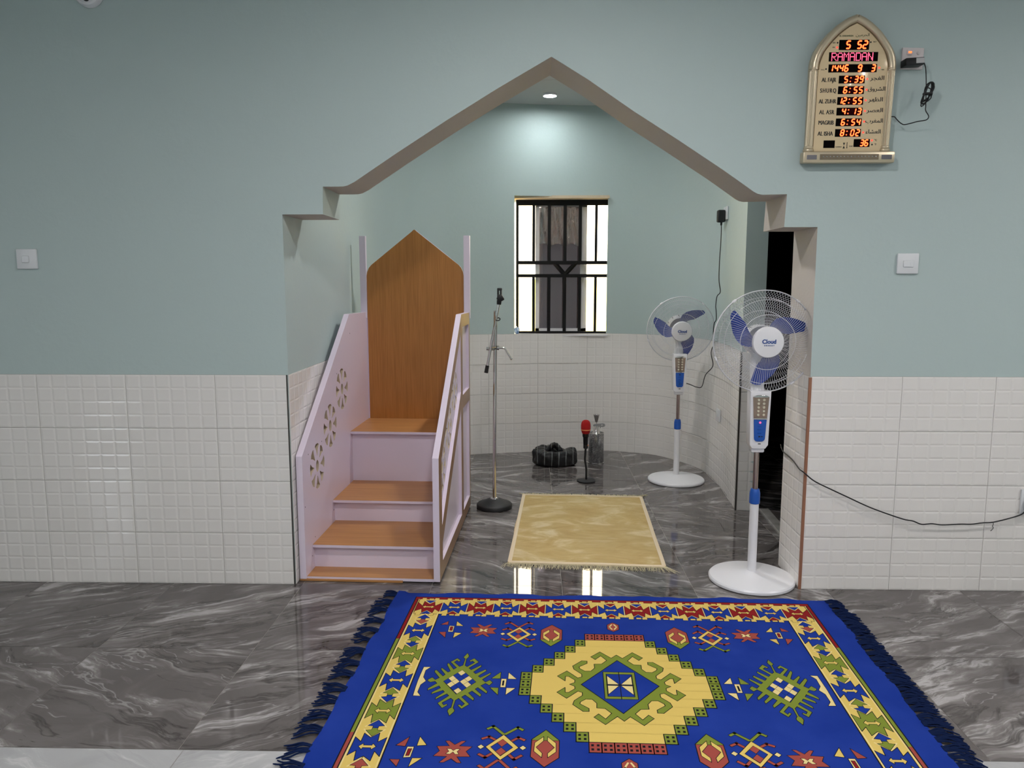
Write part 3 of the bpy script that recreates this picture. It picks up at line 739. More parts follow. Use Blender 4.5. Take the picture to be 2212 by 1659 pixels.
bm = new(); tube(bm, [(-.036, -.030, 1.012), (-.004, -.022, 1.012), (.020, 0, 1.016)], .0075, 10); tube(bm, [(-.034, -.030, 1.021), (.014, -.016, 1.026)], .0045, 8)
lathe(bm, [(.017, -.012), (.017, .012)], 20, T(.006, 0, 1.018)); lathe(bm, [(.014, -.006), (.014, .006)], 16, T(.026, 0, 1.018) @ rotm('Y', 90)); lathe(bm, [(.010, -.008), (.010, .008)], 14, T(-.037, -.030, 1.016) @ rotm('Y', 90))
obj('clamp', bm, m_chrome, t)
bm = new(); tube(bm, catmull([(.028, 0, 1.018), (.050, 0, 1.019), (.066, 0, 1.016), (.075, 0, 1.004), (.105, 0, .954)], 5), .0068, 12); bmesh.ops.create_uvsphere(bm, u_segments=12, v_segments=8, radius=.0085, matrix=T(.107, 0, .951)); obj('crank_handle', bm, m_chrome, t)
bm = new(); tube(bm, [(.020 + .0135*cos(2*pi*i/18) + .006, -.030 + .012*sin(2*pi*i/18), 1.197 + .008*sin(2*pi*i/18)) for i in range(18)], .0034, 8, closed=True); obj('cable_ring', bm, m_black, t)
bm = new()
tube(bm, [(.0325, -.030, 1.286), (.035, -.030, 1.312)], [.0135, .0155], 14)
MC = T(.037, -.030, 1.306) @ Matrix.Scale(1.22, 4)
rbox(bm, (-.012, -.012, 0), (.012, .012, .034), .004, 2, mat=MC)
rbox(bm, (.006, -.011, -.006), (.027, .011, .026), .005, 2, mat=MC @ rotm('Y', -32)); rbox(bm, (-.019, -.010, .004), (-.006, .010, .030), .004, 2, mat=MC @ rotm('Y', 20))
rbox(bm, (-.012, -.009, .030), (-.003, .009, .062), .003, 2, mat=MC); rbox(bm, (.002, -.009, .028), (.011, .009, .060), .003, 2, mat=MC)
rbox(bm, (-.0125, -.010, .053), (.0125, .010, .066), .004, 2, mat=MC)
obj('microphone_clip', bm, m_black, t, 40)

t = thing('desk_microphone_stand', 'short black gooseneck stand on a round foot, holding the red microphone', 'microphone stand', (.404, 1.912, 0))
bm = new(); lathe(bm, [(.064, 0), (.067, .003), (.067, .010), (.063, .013), (.012, .017), (0, .017)], 40, cap=False); lathe(bm, [(0, .0005), (.064, .0005)], 40, cap=False); obj('base', bm, m_black_rubber, t, 40)
bm = new(); tube(bm, catmull([(0, 0, .014), (.001, 0, .07), (-.001, 0, .10), (-.010, 0, .16), (-.0085, 0, .20), (-.006, 0, .246)], 6), .0075, 12); obj('gooseneck', bm, m_black, t)
bm = new(); lathe(bm, [(.010, 0), (.0175, .006), (.0175, .030), (.012, .034)], 18, T(-.006, 0, .240)); obj('holder', bm, m_black, t)
t = thing('microphone', 'black microphone with red foam cover, upright on its short stand', 'microphone', (.397, 1.912, .268))
bm = new(); lathe(bm, [(.0145, 0), (.0165, .004), (.0185, .055), (.0215, .060), (.0235, .066), (.0245, .092), (0, .092)], 24, cap=False); lathe(bm, [(0, .0005), (.0145, .0005)], 24, cap=False); obj('body', bm, m_black_gloss, t)
bm = new(); lathe(bm, [(.0245, .084), (.0290, .093), (.0325, .106), (.0345, .122), (.0345, .142), (.032, .160), (.025, .174), (.014, .181), (0, .183)], 36, cap=False); obj('foam_cover', bm, m_red_foam, t, 60)
bm = new(); lathe(bm, [(.0334, .108), (.0347, .1105), (.0349, .1135), (.0340, .1155)], 36, cap=False); obj('band', bm, m_band, t)
bm = new(); rbox(bm, (.013, -.018, -.004), (.020, -.012, .006), .002, 1); obj('switch', bm, m_band, t)

# ------------------------------------------------------------------ silver bottle and black bundle at the niche wall
t = thing('incense_bottle', 'glittery silver cylinder bottle with a funnel top and grey loop handle, behind the red microphone', 'bottle', (.523, 2.49, 0))
bm = new(); lathe(bm, [(.058, 0), (.061, .003), (.061, .236), (.060, .242), (.056, .246), (.053, .240), (0, .238)], 40, cap=False); lathe(bm, [(0, .0005), (.058, .0005)], 40, cap=False); obj('body', bm, m_glit, t, 50)
bm = new(); tube(bm, [(.0605*cos(2*pi*i/40), .0605*sin(2*pi*i/40), .244) for i in range(40)], .0022, 8, closed=True); tube(bm, [(.061*cos(2*pi*i/40), .061*sin(2*pi*i/40), .006) for i in range(40)], .002, 8, closed=True); obj('rim', bm, m_chrome, t)
bm = new(); lathe(bm, [(.034, .238), (.030, .246), (.022, .270), (.017, .298), (.006, .300), (.0045, .326), (.009, .328), (.0125, .336), (.0265, .388), (.0245, .388), (.010, .340), (0, .336)], 28, cap=False); obj('funnel', bm, m_chrome, t, 40)
bm = new(); merge(bm, plate([(.0, -.009), (.050, -.013), (.062, -.010), (.070, 0), (.066, .012), (.054, .017), (0, .012), (-.022, .008), (-.026, -.002), (-.020, -.008)], [[(.044 + .005*cos(i), .003 + .005*sin(i)) for i in range(6)]], .010, .002, T(.0, -.004, .303) @ Matrix(((1,0,0,0),(0,0,-1,.005),(0,1,0,0),(0,0,0,1))))); lathe(bm, [(.004, -.01), (.004, .02)], 10, T(.032, -.004, .292)); obj('handle', bm, M('grey_translucent_plastic', (.42, .43, .44), .15, trans=.4), t, 40)

bm = new(); nu, nv = 110, 36; G = []
from mathutils import noise as MN
for i in range(nu):
    a = 2*pi*i/nu; row = []
    hump = .020*max(0, cos(a-2.4))**2 - .024*max(0, cos(a-1.0))**8 + .012*max(0, cos(a-.1))**4
    for j in range(nv):
        b2 = 2*pi*j/nv; cx, sx_ = cos(b2), sin(b2)
        q = Vector((cos(a)*2.2 + cx*.5, sin(a)*2.2 + cx*.5, sx_*1.0))
        fold = .016*MN.noise(q*1.6) + .012*abs(MN.noise(Vector((a*2.6, sx_*.7, cx*.6)) + Vector((5, 0, 0)))) + .006*MN.noise(q*5)
        e = abs(cx)**.75*(1 if cx > 0 else -1); ez = abs(sx_)**.70*(1 if sx_ > 0 else -1)
        r = e*(.060 if cx > 0 else .075) + fold; z = .062 + ez*(.058 + hump*.5) + (hump*.4 if sx_ > 0 else 0) + fold*.6*(sx_ > 0) - (.020 if cx < 0 else 0)*(sx_ > 0)*abs(cx)
        row.append(bm.verts.new(((.112 + r)*cos(a), (.082 + r*.85)*sin(a), max(.001, z))))
    G.append(row)
for i in range(nu):
    for j in range(nv): face(bm, (G[i][j], G[(i+1) % nu][j], G[(i+1) % nu][(j+1) % nv], G[i][(j+1) % nv]))
lathe(bm, [(0, .072), (.05, .074), (.09, .062)], 24, cap=False)
t = thing('plastic_bundle', 'crumpled shiny black bag with thin white stripes, on the niche floor under the window', 'bag', (.196, 2.43, 0))
obj('bag_body', bm, m_bag, t, 60)
bm = new()
pth = catmull([(-.075, -.02, .085), (-.050, -.012, .128), (-.022, -.006, .156), (.004, -.004, .158), (.030, -.012, .138), (.058, -.02, .105), (.07, -.02, .085)], 6)
tube(bm, pth, [.009 + .010*sin(pi*i/(len(pth)-1)) + .002*sin(i*1.7) for i in range(len(pth))], 12)
pth = catmull([(-.055, .03, .09), (-.030, .03, .130), (-.004, .02, .150), (.020, .03, .125), (.04, .03, .09)], 6)
tube(bm, pth, [.010 + .010*sin(pi*i/(len(pth)-1)) + .002*sin(i*2.1) for i in range(len(pth))], 12)
obj('tied_handle', bm, m_bag, t, 60)

# ------------------------------------------------------------------ prayer rug (gold)
t = thing('prayer_rug', 'small gold plush rug with cream edging and fringed ends, on the niche floor', 'rug', (.2845, .264, 0), (0, 0, radians(-2.9)))
RW, RL = .795, 1.262
def rz(x, y): return .0075 + .0012*sin(9*x+2) + .0012*sin(7*y+1) + .0010*sin(15*x+11*y)
bm = new(); nx, ny = 40, 56
G = [[bm.verts.new((-RW/2 + RW*i/nx + .006*sin(3.2*j/ny*pi)*(1 if i == 0 else .3), RL*j/ny, rz(-RW/2+RW*i/nx, RL*j/ny))) for j in range(ny+1)] for i in range(nx+1)]
for i in range(nx):
    for j in range(ny): face(bm, (G[i][j], G[i+1][j], G[i+1][j+1], G[i][j+1]))
ed = [G[i][0] for i in range(nx+1)] + [G[nx][j] for j in range(1, ny+1)] + [G[i][ny] for i in range(nx-1, -1, -1)] + [G[0][j] for j in range(ny-1, 0, -1)]
lo = [bm.verts.new((v.co.x, v.co.y, .0004)) for v in ed]
for a in range(len(ed)): b2 = (a+1) % len(ed); face(bm, (ed[a], ed[b2], lo[b2], lo[a]))
obj('pile', bm, m_gold_pile, t, 60)
bm = new(); hw = .013
def ring(off, z): return [(-RW/2+off, off*.8), (RW/2-off, off*.8), (RW/2-off, RL-off*.8), (-RW/2+off, RL-off*.8)]
for side in range(4):
    P = ring(.006, 0); a, b2 = Vector((*P[side], 0)), Vector((*P[(side+1) % 4], 0)); n = 40
    pts = [a.lerp(b2, i/n) for i in range(n+1)]
    d = (b2-a).normalized(); nrm = Vector((-d.y, d.x, 0)); rows = []
    for p in pts:
        z = rz(p.x, p.y)
        rows.append([bm.verts.new((q.x, q.y, zz)) for q, zz in ((p - nrm*hw*.7, .001), (p - nrm*hw*.6, z+.002), (p + nrm*hw*.2, z+.0042), (p + nrm*hw, z+.0030), (p + nrm*hw*1.05, z-.002))])
    for r0, r1 in zip(rows, rows[1:]):
        for k in range(4): face(bm, (r0[k], r1[k], r1[k+1], r0[k+1]))
obj('edging', bm, m_cream, t, 60)
rnd = random.Random(5)
for y0, sgn, ln in ((-.002, -1, .052), (RL+.002, 1, .040)):
    bm = new()
    for i in range(420):
        x = -RW/2 - .004 + (RW+.008)*i/419 + rnd.uniform(-.002, .002); L_ = ln*rnd.uniform(.55, 1.2); dx = rnd.uniform(-.5, .5)*L_*.8
        if i < 24: dx -= .02*(1-i/24)
        if i > 395: dx += .05*((i-395)/24); L_ *= 1 + .5*((i-395)/24)
        z0 = .006 + rnd.uniform(-.002, .002)
        tube(bm, [(x, y0, z0), (x + dx*.4 + rnd.uniform(-.004, .004), y0 + sgn*L_*.45, .006 + rnd.uniform(0, .007)), (x + dx + rnd.uniform(-.006, .006), y0 + sgn*L_, .0016)], [.0012, .0010, .0006], 4, caps=False)
    o = obj('fringe', bm, m_fringe, t, 60); o['kind'] = 'stuff'

# ------------------------------------------------------------------ big blue cloth rug with printed pattern
RO, RU, RV = Vector((.3186, -.8964, 0)), Vector((.99976, -.02173, 0)), Vector((.05307, .99859, 0))
rug = thing('woven_rug', 'large royal blue rug printed with yellow, red and green geometric motifs, in the foreground', 'rug', (RO.x, RO.y, 0))
def R3(u, v, z=0): return RU*(u/1000) + RV*(v/1000) + Vector((0, 0, z))
ZR = .0066
COLS = [R_BLUE, R_YEL, R_CRM, R_RED, R_PINK, R_GRN, R_BLK]
BLU, YEL, CRM, RED, PNK, GRN, BLK = range(7)
def hedge(u, v):
    """gentle swell of the cloth outside the printed field"""
    e = max(0, (abs(u) - 872)/95, (abs(v) - 732)/45)
    return 0 if e <= 0 else .0035*min(1, e)*(1 + sin(u*.021 + v*.013) + .6*sin(v*.045 + 1) + .5*sin(u*.05))
bm = new(); nu, nv = 130, 104; UE, VE = 966, 776; G = []
for i in range(nu+1):
    row = []
    for j in range(nv+1):
        u, v = -UE + 2*UE*i/nu, -VE + 2*VE*j/nv
        du = 5*sin(v*.018) if abs(u) > 900 else 0; dv = 4*sin(u*.011+1) + 3*sin(u*.027) if abs(v) > 750 else 0
        z = ZR - .0004 + hedge(u, v)
        if i in (0, nu) or j in (0, nv): z = max(.004, z*.8)
        if u < -930 and v > 735: z += .006
        row.append(bm.verts.new(R3(u+du, v+dv, z)))
    G.append(row)
for i in range(nu):
    for j in range(nv): face(bm, (G[i][j], G[i+1][j], G[i+1][j+1], G[i][j+1]))
ed = [G[i][0] for i in range(nu+1)] + [G[nu][j] for j in range(1, nv+1)] + [G[i][nv] for i in range(nu-1, -1, -1)] + [G[0][j] for j in range(nv-1, 0, -1)]
lo = [bm.verts.new((v.co.x, v.co.y, .0004)) for v in ed]
for a in range(len(ed)): b2 = (a+1) % len(ed); face(bm, (ed[a], ed[b2], lo[b2], lo[a]))
obj('cloth', bm, R_BLUE, rug, 60)
pt = new()
LAY = .00013
def poly(P, col, lay, line=2.0, sx=1, sy=1):
    P = [(sx*u, sy*v) for u, v in P]
    A = sum(a[0]*b2[1]-b2[0]*a[1] for a, b2 in zip(P, P[1:]+P[:1]))
    if A < 0: P = P[::-1]
    face(pt, [pt.verts.new(R3(u, v, ZR + lay*LAY)) for u, v in P], col)
    if line: stroke(P + [P[0]], line, BLK, lay+.5)
def stroke(P, w, col, lay):
    for (a, b2), (c, d) in zip(P, P[1:]):
        L_ = math.hypot(c-a, d-b2)
        if L_ < .1: continue
        tx, ty = (c-a)/L_*w/2, (d-b2)/L_*w/2
        Q = [(a-tx+ty, b2-ty-tx), (c+tx+ty, d+ty-tx), (c+tx-ty, d+ty+tx), (a-tx-ty, b2-ty+tx)]
        face(pt, [pt.verts.new(R3(u, v, ZR + lay*LAY)) for u, v in Q], col)
def rect(u0, v0, u1, v1): return [(u0, v0), (u1, v0), (u1, v1), (u0, v1)]
def off(P, du, dv): return [(u+du, v+dv) for u, v in P]
QUAD = ((1, 1), (-1, 1), (1, -1), (-1, -1))
CELL = off([(-627, 671), (-600, 632), (-599, 681), (-573, 652), (-553, 678), (-545, 634), (-517, 669), (-517, 575), (-541, 602), (-545, 561), (-572, 589), (-592, 565), (-598, 602), (-626, 577)], 572, -622)
CARR = [(-26, 0), (-14, 13), (-12, 5), (12, 5), (14, 13), (26, 0), (14, -13), (12, -5), (-12, -5), (-14, -13)]
STAR = off([(-843, 450), (-820, 427), (-820, 471), (-795, 449), (-772, 474), (-767, 427), (-744, 451), (-744, 354), (-765, 379), (-766, 332), (-793, 355), (-815, 331), (-822, 381), (-843, 356)], 793.5, -402)
for s in (1, -1):
    # top and bottom band
    poly(rect(-872, 700, 872, 728), RED, 1, 3.5, 1, s)
    poly(rect(-850, 553, 850, 704), YEL, 2, 3, 1, s)
    u = -830
    while u < 840:
        poly(rect(u-9, 697, u+9, 716), YEL, 3, 0, 1, s); poly(rect(u-10, 538, u+10, 556), YEL, 3, 0, 1, s)
        stroke([(u-10, s*556), (u-10, s*538), (u+10, s*538), (u+10, s*556)], 3, BLK, 2.6)
        u += 57
    for k in range(15):
        uc = -797 + 113.86*k; red = k % 2 == 0
        poly(off(CELL, uc, 622), RED if red else BLU, 4, 2.2, 1, s); poly(off(CARR, uc, 622), YEL, 6, 1.6, 1, s)
        poly([(uc-24, 690), (uc+24, 690), (uc, 660)], BLU if red else RED, 4, 0, 1, s)
        stroke([(uc-27, s*690), (uc, s*656), (uc+27, s*690)], 3, CRM, 4.6)
        poly([(uc-24, 554), (uc+24, 554), (uc, 584)], BLU if red else RED, 4, 0, 1, s)
        if 0 < k < 14: poly(rect(uc-11, 540, uc+11, 553), YEL, 5, 1.5, 1, s)
        poly(rect(uc-11, 696, uc+11, 710), YEL, 5, 1.5, 1, s)
        if k: stroke([(uc-56.9, s*690), (uc-56.9, s*556)], 3.4, CRM, 5)
    # side bands
    poly(rect(-857, -553, -740, 704), YEL, 2.2, 0, s, 1) if s == 1 else poly(rect(-857, -553, -740, 704), YEL, 2.2, 0, s, 1)
    for v0, v1, c in ((320, 726, RED), (-320, 320, GRN), (-726, -320, PNK)): poly(rect(-871, v0, -858, v1), c, 1.4, 0, s, 1)
    stroke([(-872*s, -726), (-872*s, 726)], 4, BLK, 2.9); stroke([(-857*s, -700), (-857*s, 700)], 4, BLK, 2.9); stroke([(-739*s, -553), (-739*s, 553)], 4, BLK, 3.2)
    stroke([(-852*s, -560), (-852*s, 560)], 4, CRM, 3.4); stroke([(-745*s, -560), (-745*s, 560)], 4, CRM, 3.4)
    for k in range(5):
        vc = 394 - 197*k; c = BLU if k % 2 == 0 else GRN
        poly(off(STAR, -797, vc), c, 4, 2.4, s, 1); poly([(x*1.05-797, y*1.2+vc) for x, y in CARR], YEL, 6, 2, s, 1)
    for vc, cu, cl in ((499, BLU, PNK), (296, GRN, BLU), (99, BLU, GRN), (-99, GRN, BLU), (-296, BLU, GRN), (-499, PNK, BLU)):
        up = [(0, 44), (27, 12), (9, 9), (9, -1), (-9, -1), (-9, 9), (-27, 12)]
        stroke([(-33+(-797), vc+8), (-797, vc+52), (33-797, vc+8)] if s == 1 else [(797+33, vc+8), (797, vc+52), (797-33, vc+8)], 5, CRM, 3.8)
        stroke([(-33+(-797), vc-8), (-797, vc-52), (33-797, vc-8)] if s == 1 else [(797+33, vc-8), (797, vc-52), (797-33, vc-8)], 5, CRM, 3.8)
        poly(off(up, -797, vc+1), cu, 4.6, 1.8, s, 1); poly(off([(x, -y) for x, y in up], -797, vc-1), cl, 4.6, 1.8, s, 1)
    poly([(-717, 99), (-690, 100), (-705, 75), (-704, 26), (-690, 0), (-704, -26), (-705, -75), (-690, -100), (-717, -99), (-719, -45), (-720, 0), (-719, 45)], CRM, 1.5, 2, s, 1)
# medallion
SW, SH = 39.3, 52.4
def cellxy(c, r): return rect(-9*SW + c*SW, 7.5*SH - (r+1)*SH, -9*SW + (c+1)*SW, 7.5*SH - r*SH)
CC = [(c, 0, PNK) for c in range(6, 12)] + [(c, 14, PNK) for c in range(6, 12)]
for k in range(5):
    for c in (5-k, 12+k): CC += [(c, 1+k, GRN), (c, 13-k, GRN)]
for r in (6, 7, 8): CC += [(0, r, GRN), (17, r, GRN)]
for r in range(1, 14):
    k = 5-(r-1) if r <= 5 else (0 if r <= 8 else r-8)
    poly(rect(-9*SW + (k+1)*SW, 7.5*SH-(r+1)*SH - .5, 9*SW - (k+1)*SW, 7.5*SH - r*SH + .5), YEL, 1, 0)
for c, r, col in CC:
    P = cellxy(c, r); poly(P, col, 2, 3.4)
    for x in (.28, .72):
        for y in (.30, .70):
            u, v = P[0][0] + SW*x, P[0][1] + SH*y; poly(rect(u-4.2, v-5.4, u+4.2, v+5.4), BLK, 3, 0)
HK = [(0, 222), (21, 196), (62, 244), (98, 203), (82, 183), (60, 212), (39, 178), (59, 150), (87, 148), (86, 119), (100, 96), (123, 95), (141, 113), (143, 125), (113, 152), (113, 170), (133, 171), (167, 130), (162, 106), (134, 72), (134, 53), (149, 45), (188, 93), (222, 55), (194, 22), (193, 54), (181, 54), (159, 29), (160, 13), (178, 0)]
full = HK + [(u, -v) for u, v in HK[-2::-1]] + [(-u, -v) for u, v in HK[1:]] + [(-u, v) for u, v in HK[-2:0:-1]]
poly(full, GRN, 3, 2.6)
poly([(0, 179), (137, 0), (0, -178), (-137, 0)], BLU, 5, 3.2)
poly(rect(-57, -91, 57, 91), GRN, 7, 2.6); poly(rect(-46, -75, 46, 75), BLU, 9, 2.6)
for sx in (1, -1):
    for sy in (1, -1): poly([(3, 4), (44, 64), (44, 4)], CRM, 11, 2, sx, sy)
stroke([(-46, 0), (46, 0)], 4.5, BLK, 12.5); stroke([(0, -91), (0, 91)], 3, BLK, 12.2)
# field motifs, mirrored into the four corners
TRI = [([(-715, 452), (-686, 486), (-683, 452)], PNK), ([(-651, 487), (-618, 443), (-648, 444)], YEL), ([(-711, 383), (-681, 387), (-677, 336)], PNK), ([(-646, 383), (-616, 378), (-645, 334)], YEL), ([(-676, 443), (-654, 440), (-653, 388), (-674, 388)], CRM), ([(-670, 434), (-660, 433), (-658, 398), (-669, 399)], RED)]
XST = [(-564, 461), (-551, 461), (-531, 442), (-511, 461), (-498, 461), (-515, 432), (-475, 430), (-491, 405), (-475, 380), (-515, 378), (-498, 352), (-511, 352), (-530, 372), (-550, 352), (-562, 354), (-546, 379), (-584, 382), (-572, 405), (-587, 431), (-546, 432)]
XSM = [(-551, 419), (-538, 420), (-530, 409), (-523, 420), (-511, 420), (-518, 407), (-511, 394), (-523, 394), (-530, 403), (-538, 394), (-551, 394), (-543, 407)]
LEGS = [([(-384, 445), (-349, 488), (-335, 477)], PNK), ([(-393, 445), (-427, 486), (-443, 472)], PNK), ([(-364, 410), (-343, 436), (-324, 419)], PNK), ([(-406, 404), (-431, 430), (-449, 417)], PNK), ([(-399, 348), (-429, 326), (-447, 336)], PNK), ([(-364, 353), (-337, 327), (-320, 338)], PNK), ([(-385, 311), (-421, 270), (-436, 282)], GRN), ([(-377, 308), (-342, 273), (-328, 284)], GRN)]
for sx, sy in QUAD:
    for P, c in TRI: poly(P, c, 2 if c != RED else 4, 2, sx, sy)
    poly(XST, PNK, 2, 1.8, sx, sy); poly(XSM, CRM, 4, 1.6, sx, sy)
    for P, c in LEGS:
        P = [(sx*u, sy*v) for u, v in P]
        if sy < 0: c = GRN if P[0][1] > -350 and abs(P[0][1]) < 320 else c
        stroke(P, 13, BLK, 1.5); stroke(P, 9, c, 2)
    poly([(-384, 443), (-333, 379), (-384, 313), (-435, 379)], YEL, 3, 2.2, sx, sy); poly([(-385, 423), (-351, 379), (-385, 338), (-419, 379)], BLU, 5, 2, sx, sy)
    poly([(-386, 422), (-369, 401), (-386, 380), (-402, 401)], PNK, 7, 1.4, sx, sy); poly([(-385, 378), (-369, 357), (-385, 338), (-401, 357)], PNK, 7, 1.4, sx, sy)
    for u in (-449, -320): poly([(u-11, 379), (u, 391), (u+11, 379), (u, 367)], CRM, 2, 1.8, sx, sy)
    poly([(-252, 470), (-209, 423), (-209, 336), (-252, 281), (-295, 334), (-295, 421)], PNK, 2, 2.6, sx, sy); poly([(-209, 338), (-209, 336), (-252, 281), (-295, 334), (-295, 338)], GRN, 2.4, 2, sx, sy)
    for m_ in (0, 1):
        br2 = [(-261, 425), (-260, 404), (-280, 374), (-258, 341), (-258, 318), (-285, 351), (-286, 395)]
        if m_: br2 = [(-504-u, v) for u, v in br2]
        poly(br2, YEL, 4, 2, sx, sy)
for s in (1, -1):
    poly([(0, 503), (24, 480), (24, 440), (0, 418), (-24, 440), (-24, 480)], PNK, 2, 2.4, 1, s)
    for m_ in (1, -1): stroke([(5*m_, s*482), (15*m_, s*461), (5*m_, s*440)], 6, CRM, 4)
CRAB = [(-569, 212), (-560, 190), (-562, 177), (-567, 167), (-566, 117), (-557, 107), (-533, 140), (-543, 152), (-548, 145), (-555, 152), (-538, 172), (-518, 144), (-549, 98), (-539, 85), (-506, 122), (-504, 111), (-529, 70), (-519, 57), (-486, 91), (-482, 81), (-508, 42), (-499, 32), (-465, 68), (-464, 58), (-490, 18), (-477, 1), (-463, 16), (-451, 0), (-461, -20), (-476, -7), (-491, -23), (-463, -61), (-465, -75), (-500, -36), (-508, -47), (-482, -82), (-484, -97), (-517, -60), (-528, -73), (-504, -107), (-505, -122), (-538, -87), (-548, -100), (-516, -144), (-538, -174), (-554, -153), (-547, -147), (-540, -157), (-532, -142), (-557, -109), (-566, -122), (-567, -169), (-560, -182), (-560, -191), (-572, -217), (-583, -189), (-581, -176), (-574, -167), (-574, -121), (-584, -109), (-609, -140), (-601, -153), (-592, -146), (-588, -152), (-604, -172), (-624, -142), (-593, -94), (-602, -82), (-636, -120), (-636, -107), (-612, -71), (-619, -60), (-656, -87), (-655, -74), (-630, -45), (-638, -31), (-673, -63), (-674, -50), (-648, -14), (-658, -1), (-673, -8), (-684, 1), (-685, 9), (-672, 26), (-658, 10), (-646, 24), (-671, 65), (-671, 76), (-665, 78), (-635, 36), (-629, 48), (-651, 85), (-649, 96), (-621, 64), (-614, 73), (-633, 118), (-632, 132), (-626, 127), (-604, 86), (-595, 98), (-624, 141), (-602, 170), (-587, 152), (-594, 144), (-601, 153), (-610, 140), (-585, 107), (-574, 117), (-572, 167), (-581, 178)]
STRI = [([(-459, 28), (-428, 75), (-426, 27)], GRN), ([(-400, 73), (-367, 27), (-399, 27)], CRM), ([(-458, -34), (-427, -35), (-425, -83)], GRN), ([(-400, -34), (-367, -34), (-399, -81)], CRM), ([(-423, 27), (-403, 27), (-403, -31), (-422, -31)], CRM), ([(-417, 15), (-410, 15), (-410, -20), (-417, -20)], BLK)]
TT, RR, BB, LL = (-571, 82), (-511, 0), (-569, -84), (-627, 0)
for sx in (1, -1):
    poly(CRAB, GRN, 2, 2, sx, 1); poly([TT, RR, BB, LL], BLU, 4, 2, sx, 1)
    for i in range(4):
        for j in range(4):
            def g(a, b2): return tuple(TT[k] + (RR[k]-TT[k])*a/4 + (LL[k]-TT[k])*b2/4 for k in (0, 1))
            poly([g(i, j), g(i+1, j), g(i+1, j+1), g(i, j+1)], CRM if (i, j) in ((0,0),(0,2),(1,3),(1,2),(2,0),(3,1),(2,1),(3,3)) else BLU, 6, 1.3, sx, 1)
    for P, c in STRI: poly(P, c, 2 if c != BLK else 4, 2 if c != BLK else 0, sx, 1)
pt.normal_update()
bmesh.ops.triangulate(pt, faces=[f for f in pt.faces if len(f.verts) > 4], ngon_method='EAR_CLIP')
obj('printed_pattern', pt, COLS, rug, False)
# tassels on both short ends
rnd = random.Random(21)
def tassel(u, v, du, dv, n, spread, ln):
    bm = new()
    for i in range(n):
        f = (i/(n-1)-.5) if n > 1 else 0
        v0 = v + f*spread*.55; L_ = ln*rnd.uniform(.8, 1.1); e = dv + f*spread*.9
        s = 1 if du > 0 else -1
        pts = [R3(u - 6*s, v0, ZR*.9), R3(u + du*.35*L_, v0 + e*.3 + rnd.uniform(-5, 5), .006 + rnd.uniform(.001, .010)), R3(u + du*.7*L_, v0 + e*.7 + rnd.uniform(-6, 6), .0045 + rnd.uniform(0, .006)), R3(u + du*L_, v0 + e + rnd.uniform(-9, 9), .0035)]
        tube(bm, catmull(pts, 3), [.0026]*9 + [.0016], 5)
    return obj('tassel', bm, m_navy, rug, 60)
for k in range(17):
    v = 755 - 92*k*.98 + rnd.uniform(-12, 12)
    if v < -770: break
    tassel(-964, v, -1, rnd.uniform(-20, 26), 9, 52, 84 if k else 60)
for k in range(36):
    v = 752 - 43*k + rnd.uniform(-5, 5)
    if v < -770: break
    tassel(966, v, 1, rnd.uniform(-24, 8), 10, 40, 80 if k > 2 else 62)

# ------------------------------------------------------------------ prayer-time clock on the wall
CT = radians(2.6)
clk = thing('prayer_time_clock', 'gold arch-shaped wall clock with red digital displays, hung high at the right', 'clock', (1.3571, -.004, 1.934), (CT, 0, 0))
def ck(x, y, z=0): return (x/1000, -(z)/1000, y*.985/1000)       # clock millimetres to local
CK = Matrix(((.001,0,0,0),(0,0,-.001,0),(0,.000985,0,0),(0,0,0,1)))
AO = [(-2, 603), (30, 590), (70, 563), (108, 528), (138, 492), (160, 455), (172, 418), (174, 395), (174, 380)]
AI = [(-2, 567), (26, 552), (62, 524), (96, 488), (122, 452), (136, 415), (140, 395), (140, 380)]
mir = lambda P: [(-8-x, y) for x, y in P[::-1]]
outl = [(-8-x, y) for x, y in AO[::-1]][:-1] + AO
bodyP = [(-178, 40)] + outl + [(170, 40)]
obj('case', plate([(x/1000, y*.985/1000) for x, y in bodyP], [], .028, .002, Matrix(((1,0,0,0),(0,0,-1,.004),(0,1,0,0),(0,0,0,1)))), m_gold, clk, 30)
facP = [(-156, 44), (-150, 380)] + [(-8-x, y) for x, y in AI[::-1]][1:-1] + AI[:-1] + [(140, 380), (144, 44)]
FZ = .0275
obj('face_panel', plate([(x/1000, y*.985/1000) for x, y in facP], [], .004, .0005, Matrix(((1,0,0,0),(0,0,-1,-.024),(0,1,0,0),(0,0,0,1)))), m_face, clk, 30)
bm = new()
mid = [((a[0]+b2[0])/2, (a[1]+b2[1])/2) for a, b2 in zip([AO[round(i*8/7)] for i in range(8)], AI)]
path = [(-8-x, y) for x, y in mid[::-1]][:-1] + mid
path = [ck(x, y, 24) for x, y in path]
apex = len(mid)-1
for half in (path[:apex+1], path[apex:]): tube(bm, catmull(half, 5), .0165, 14)
obj('arch_frame', bm, m_gold, clk, 60)
bm = new(); tube(bm, catmull([ck(x, y, 29) for x, y in [(-8-x, y) for x, y in AI[::-1]][:-1]], 3) + catmull([ck(x, y, 29) for x, y in AI], 3), .0016, 6)
for s in (-151.5, 141.5): tube(bm, [ck(s, 44, 29), ck(s, 380, 29)], .0014, 6)
obj('inner_edge', bm, m_face_edge, clk, 60)
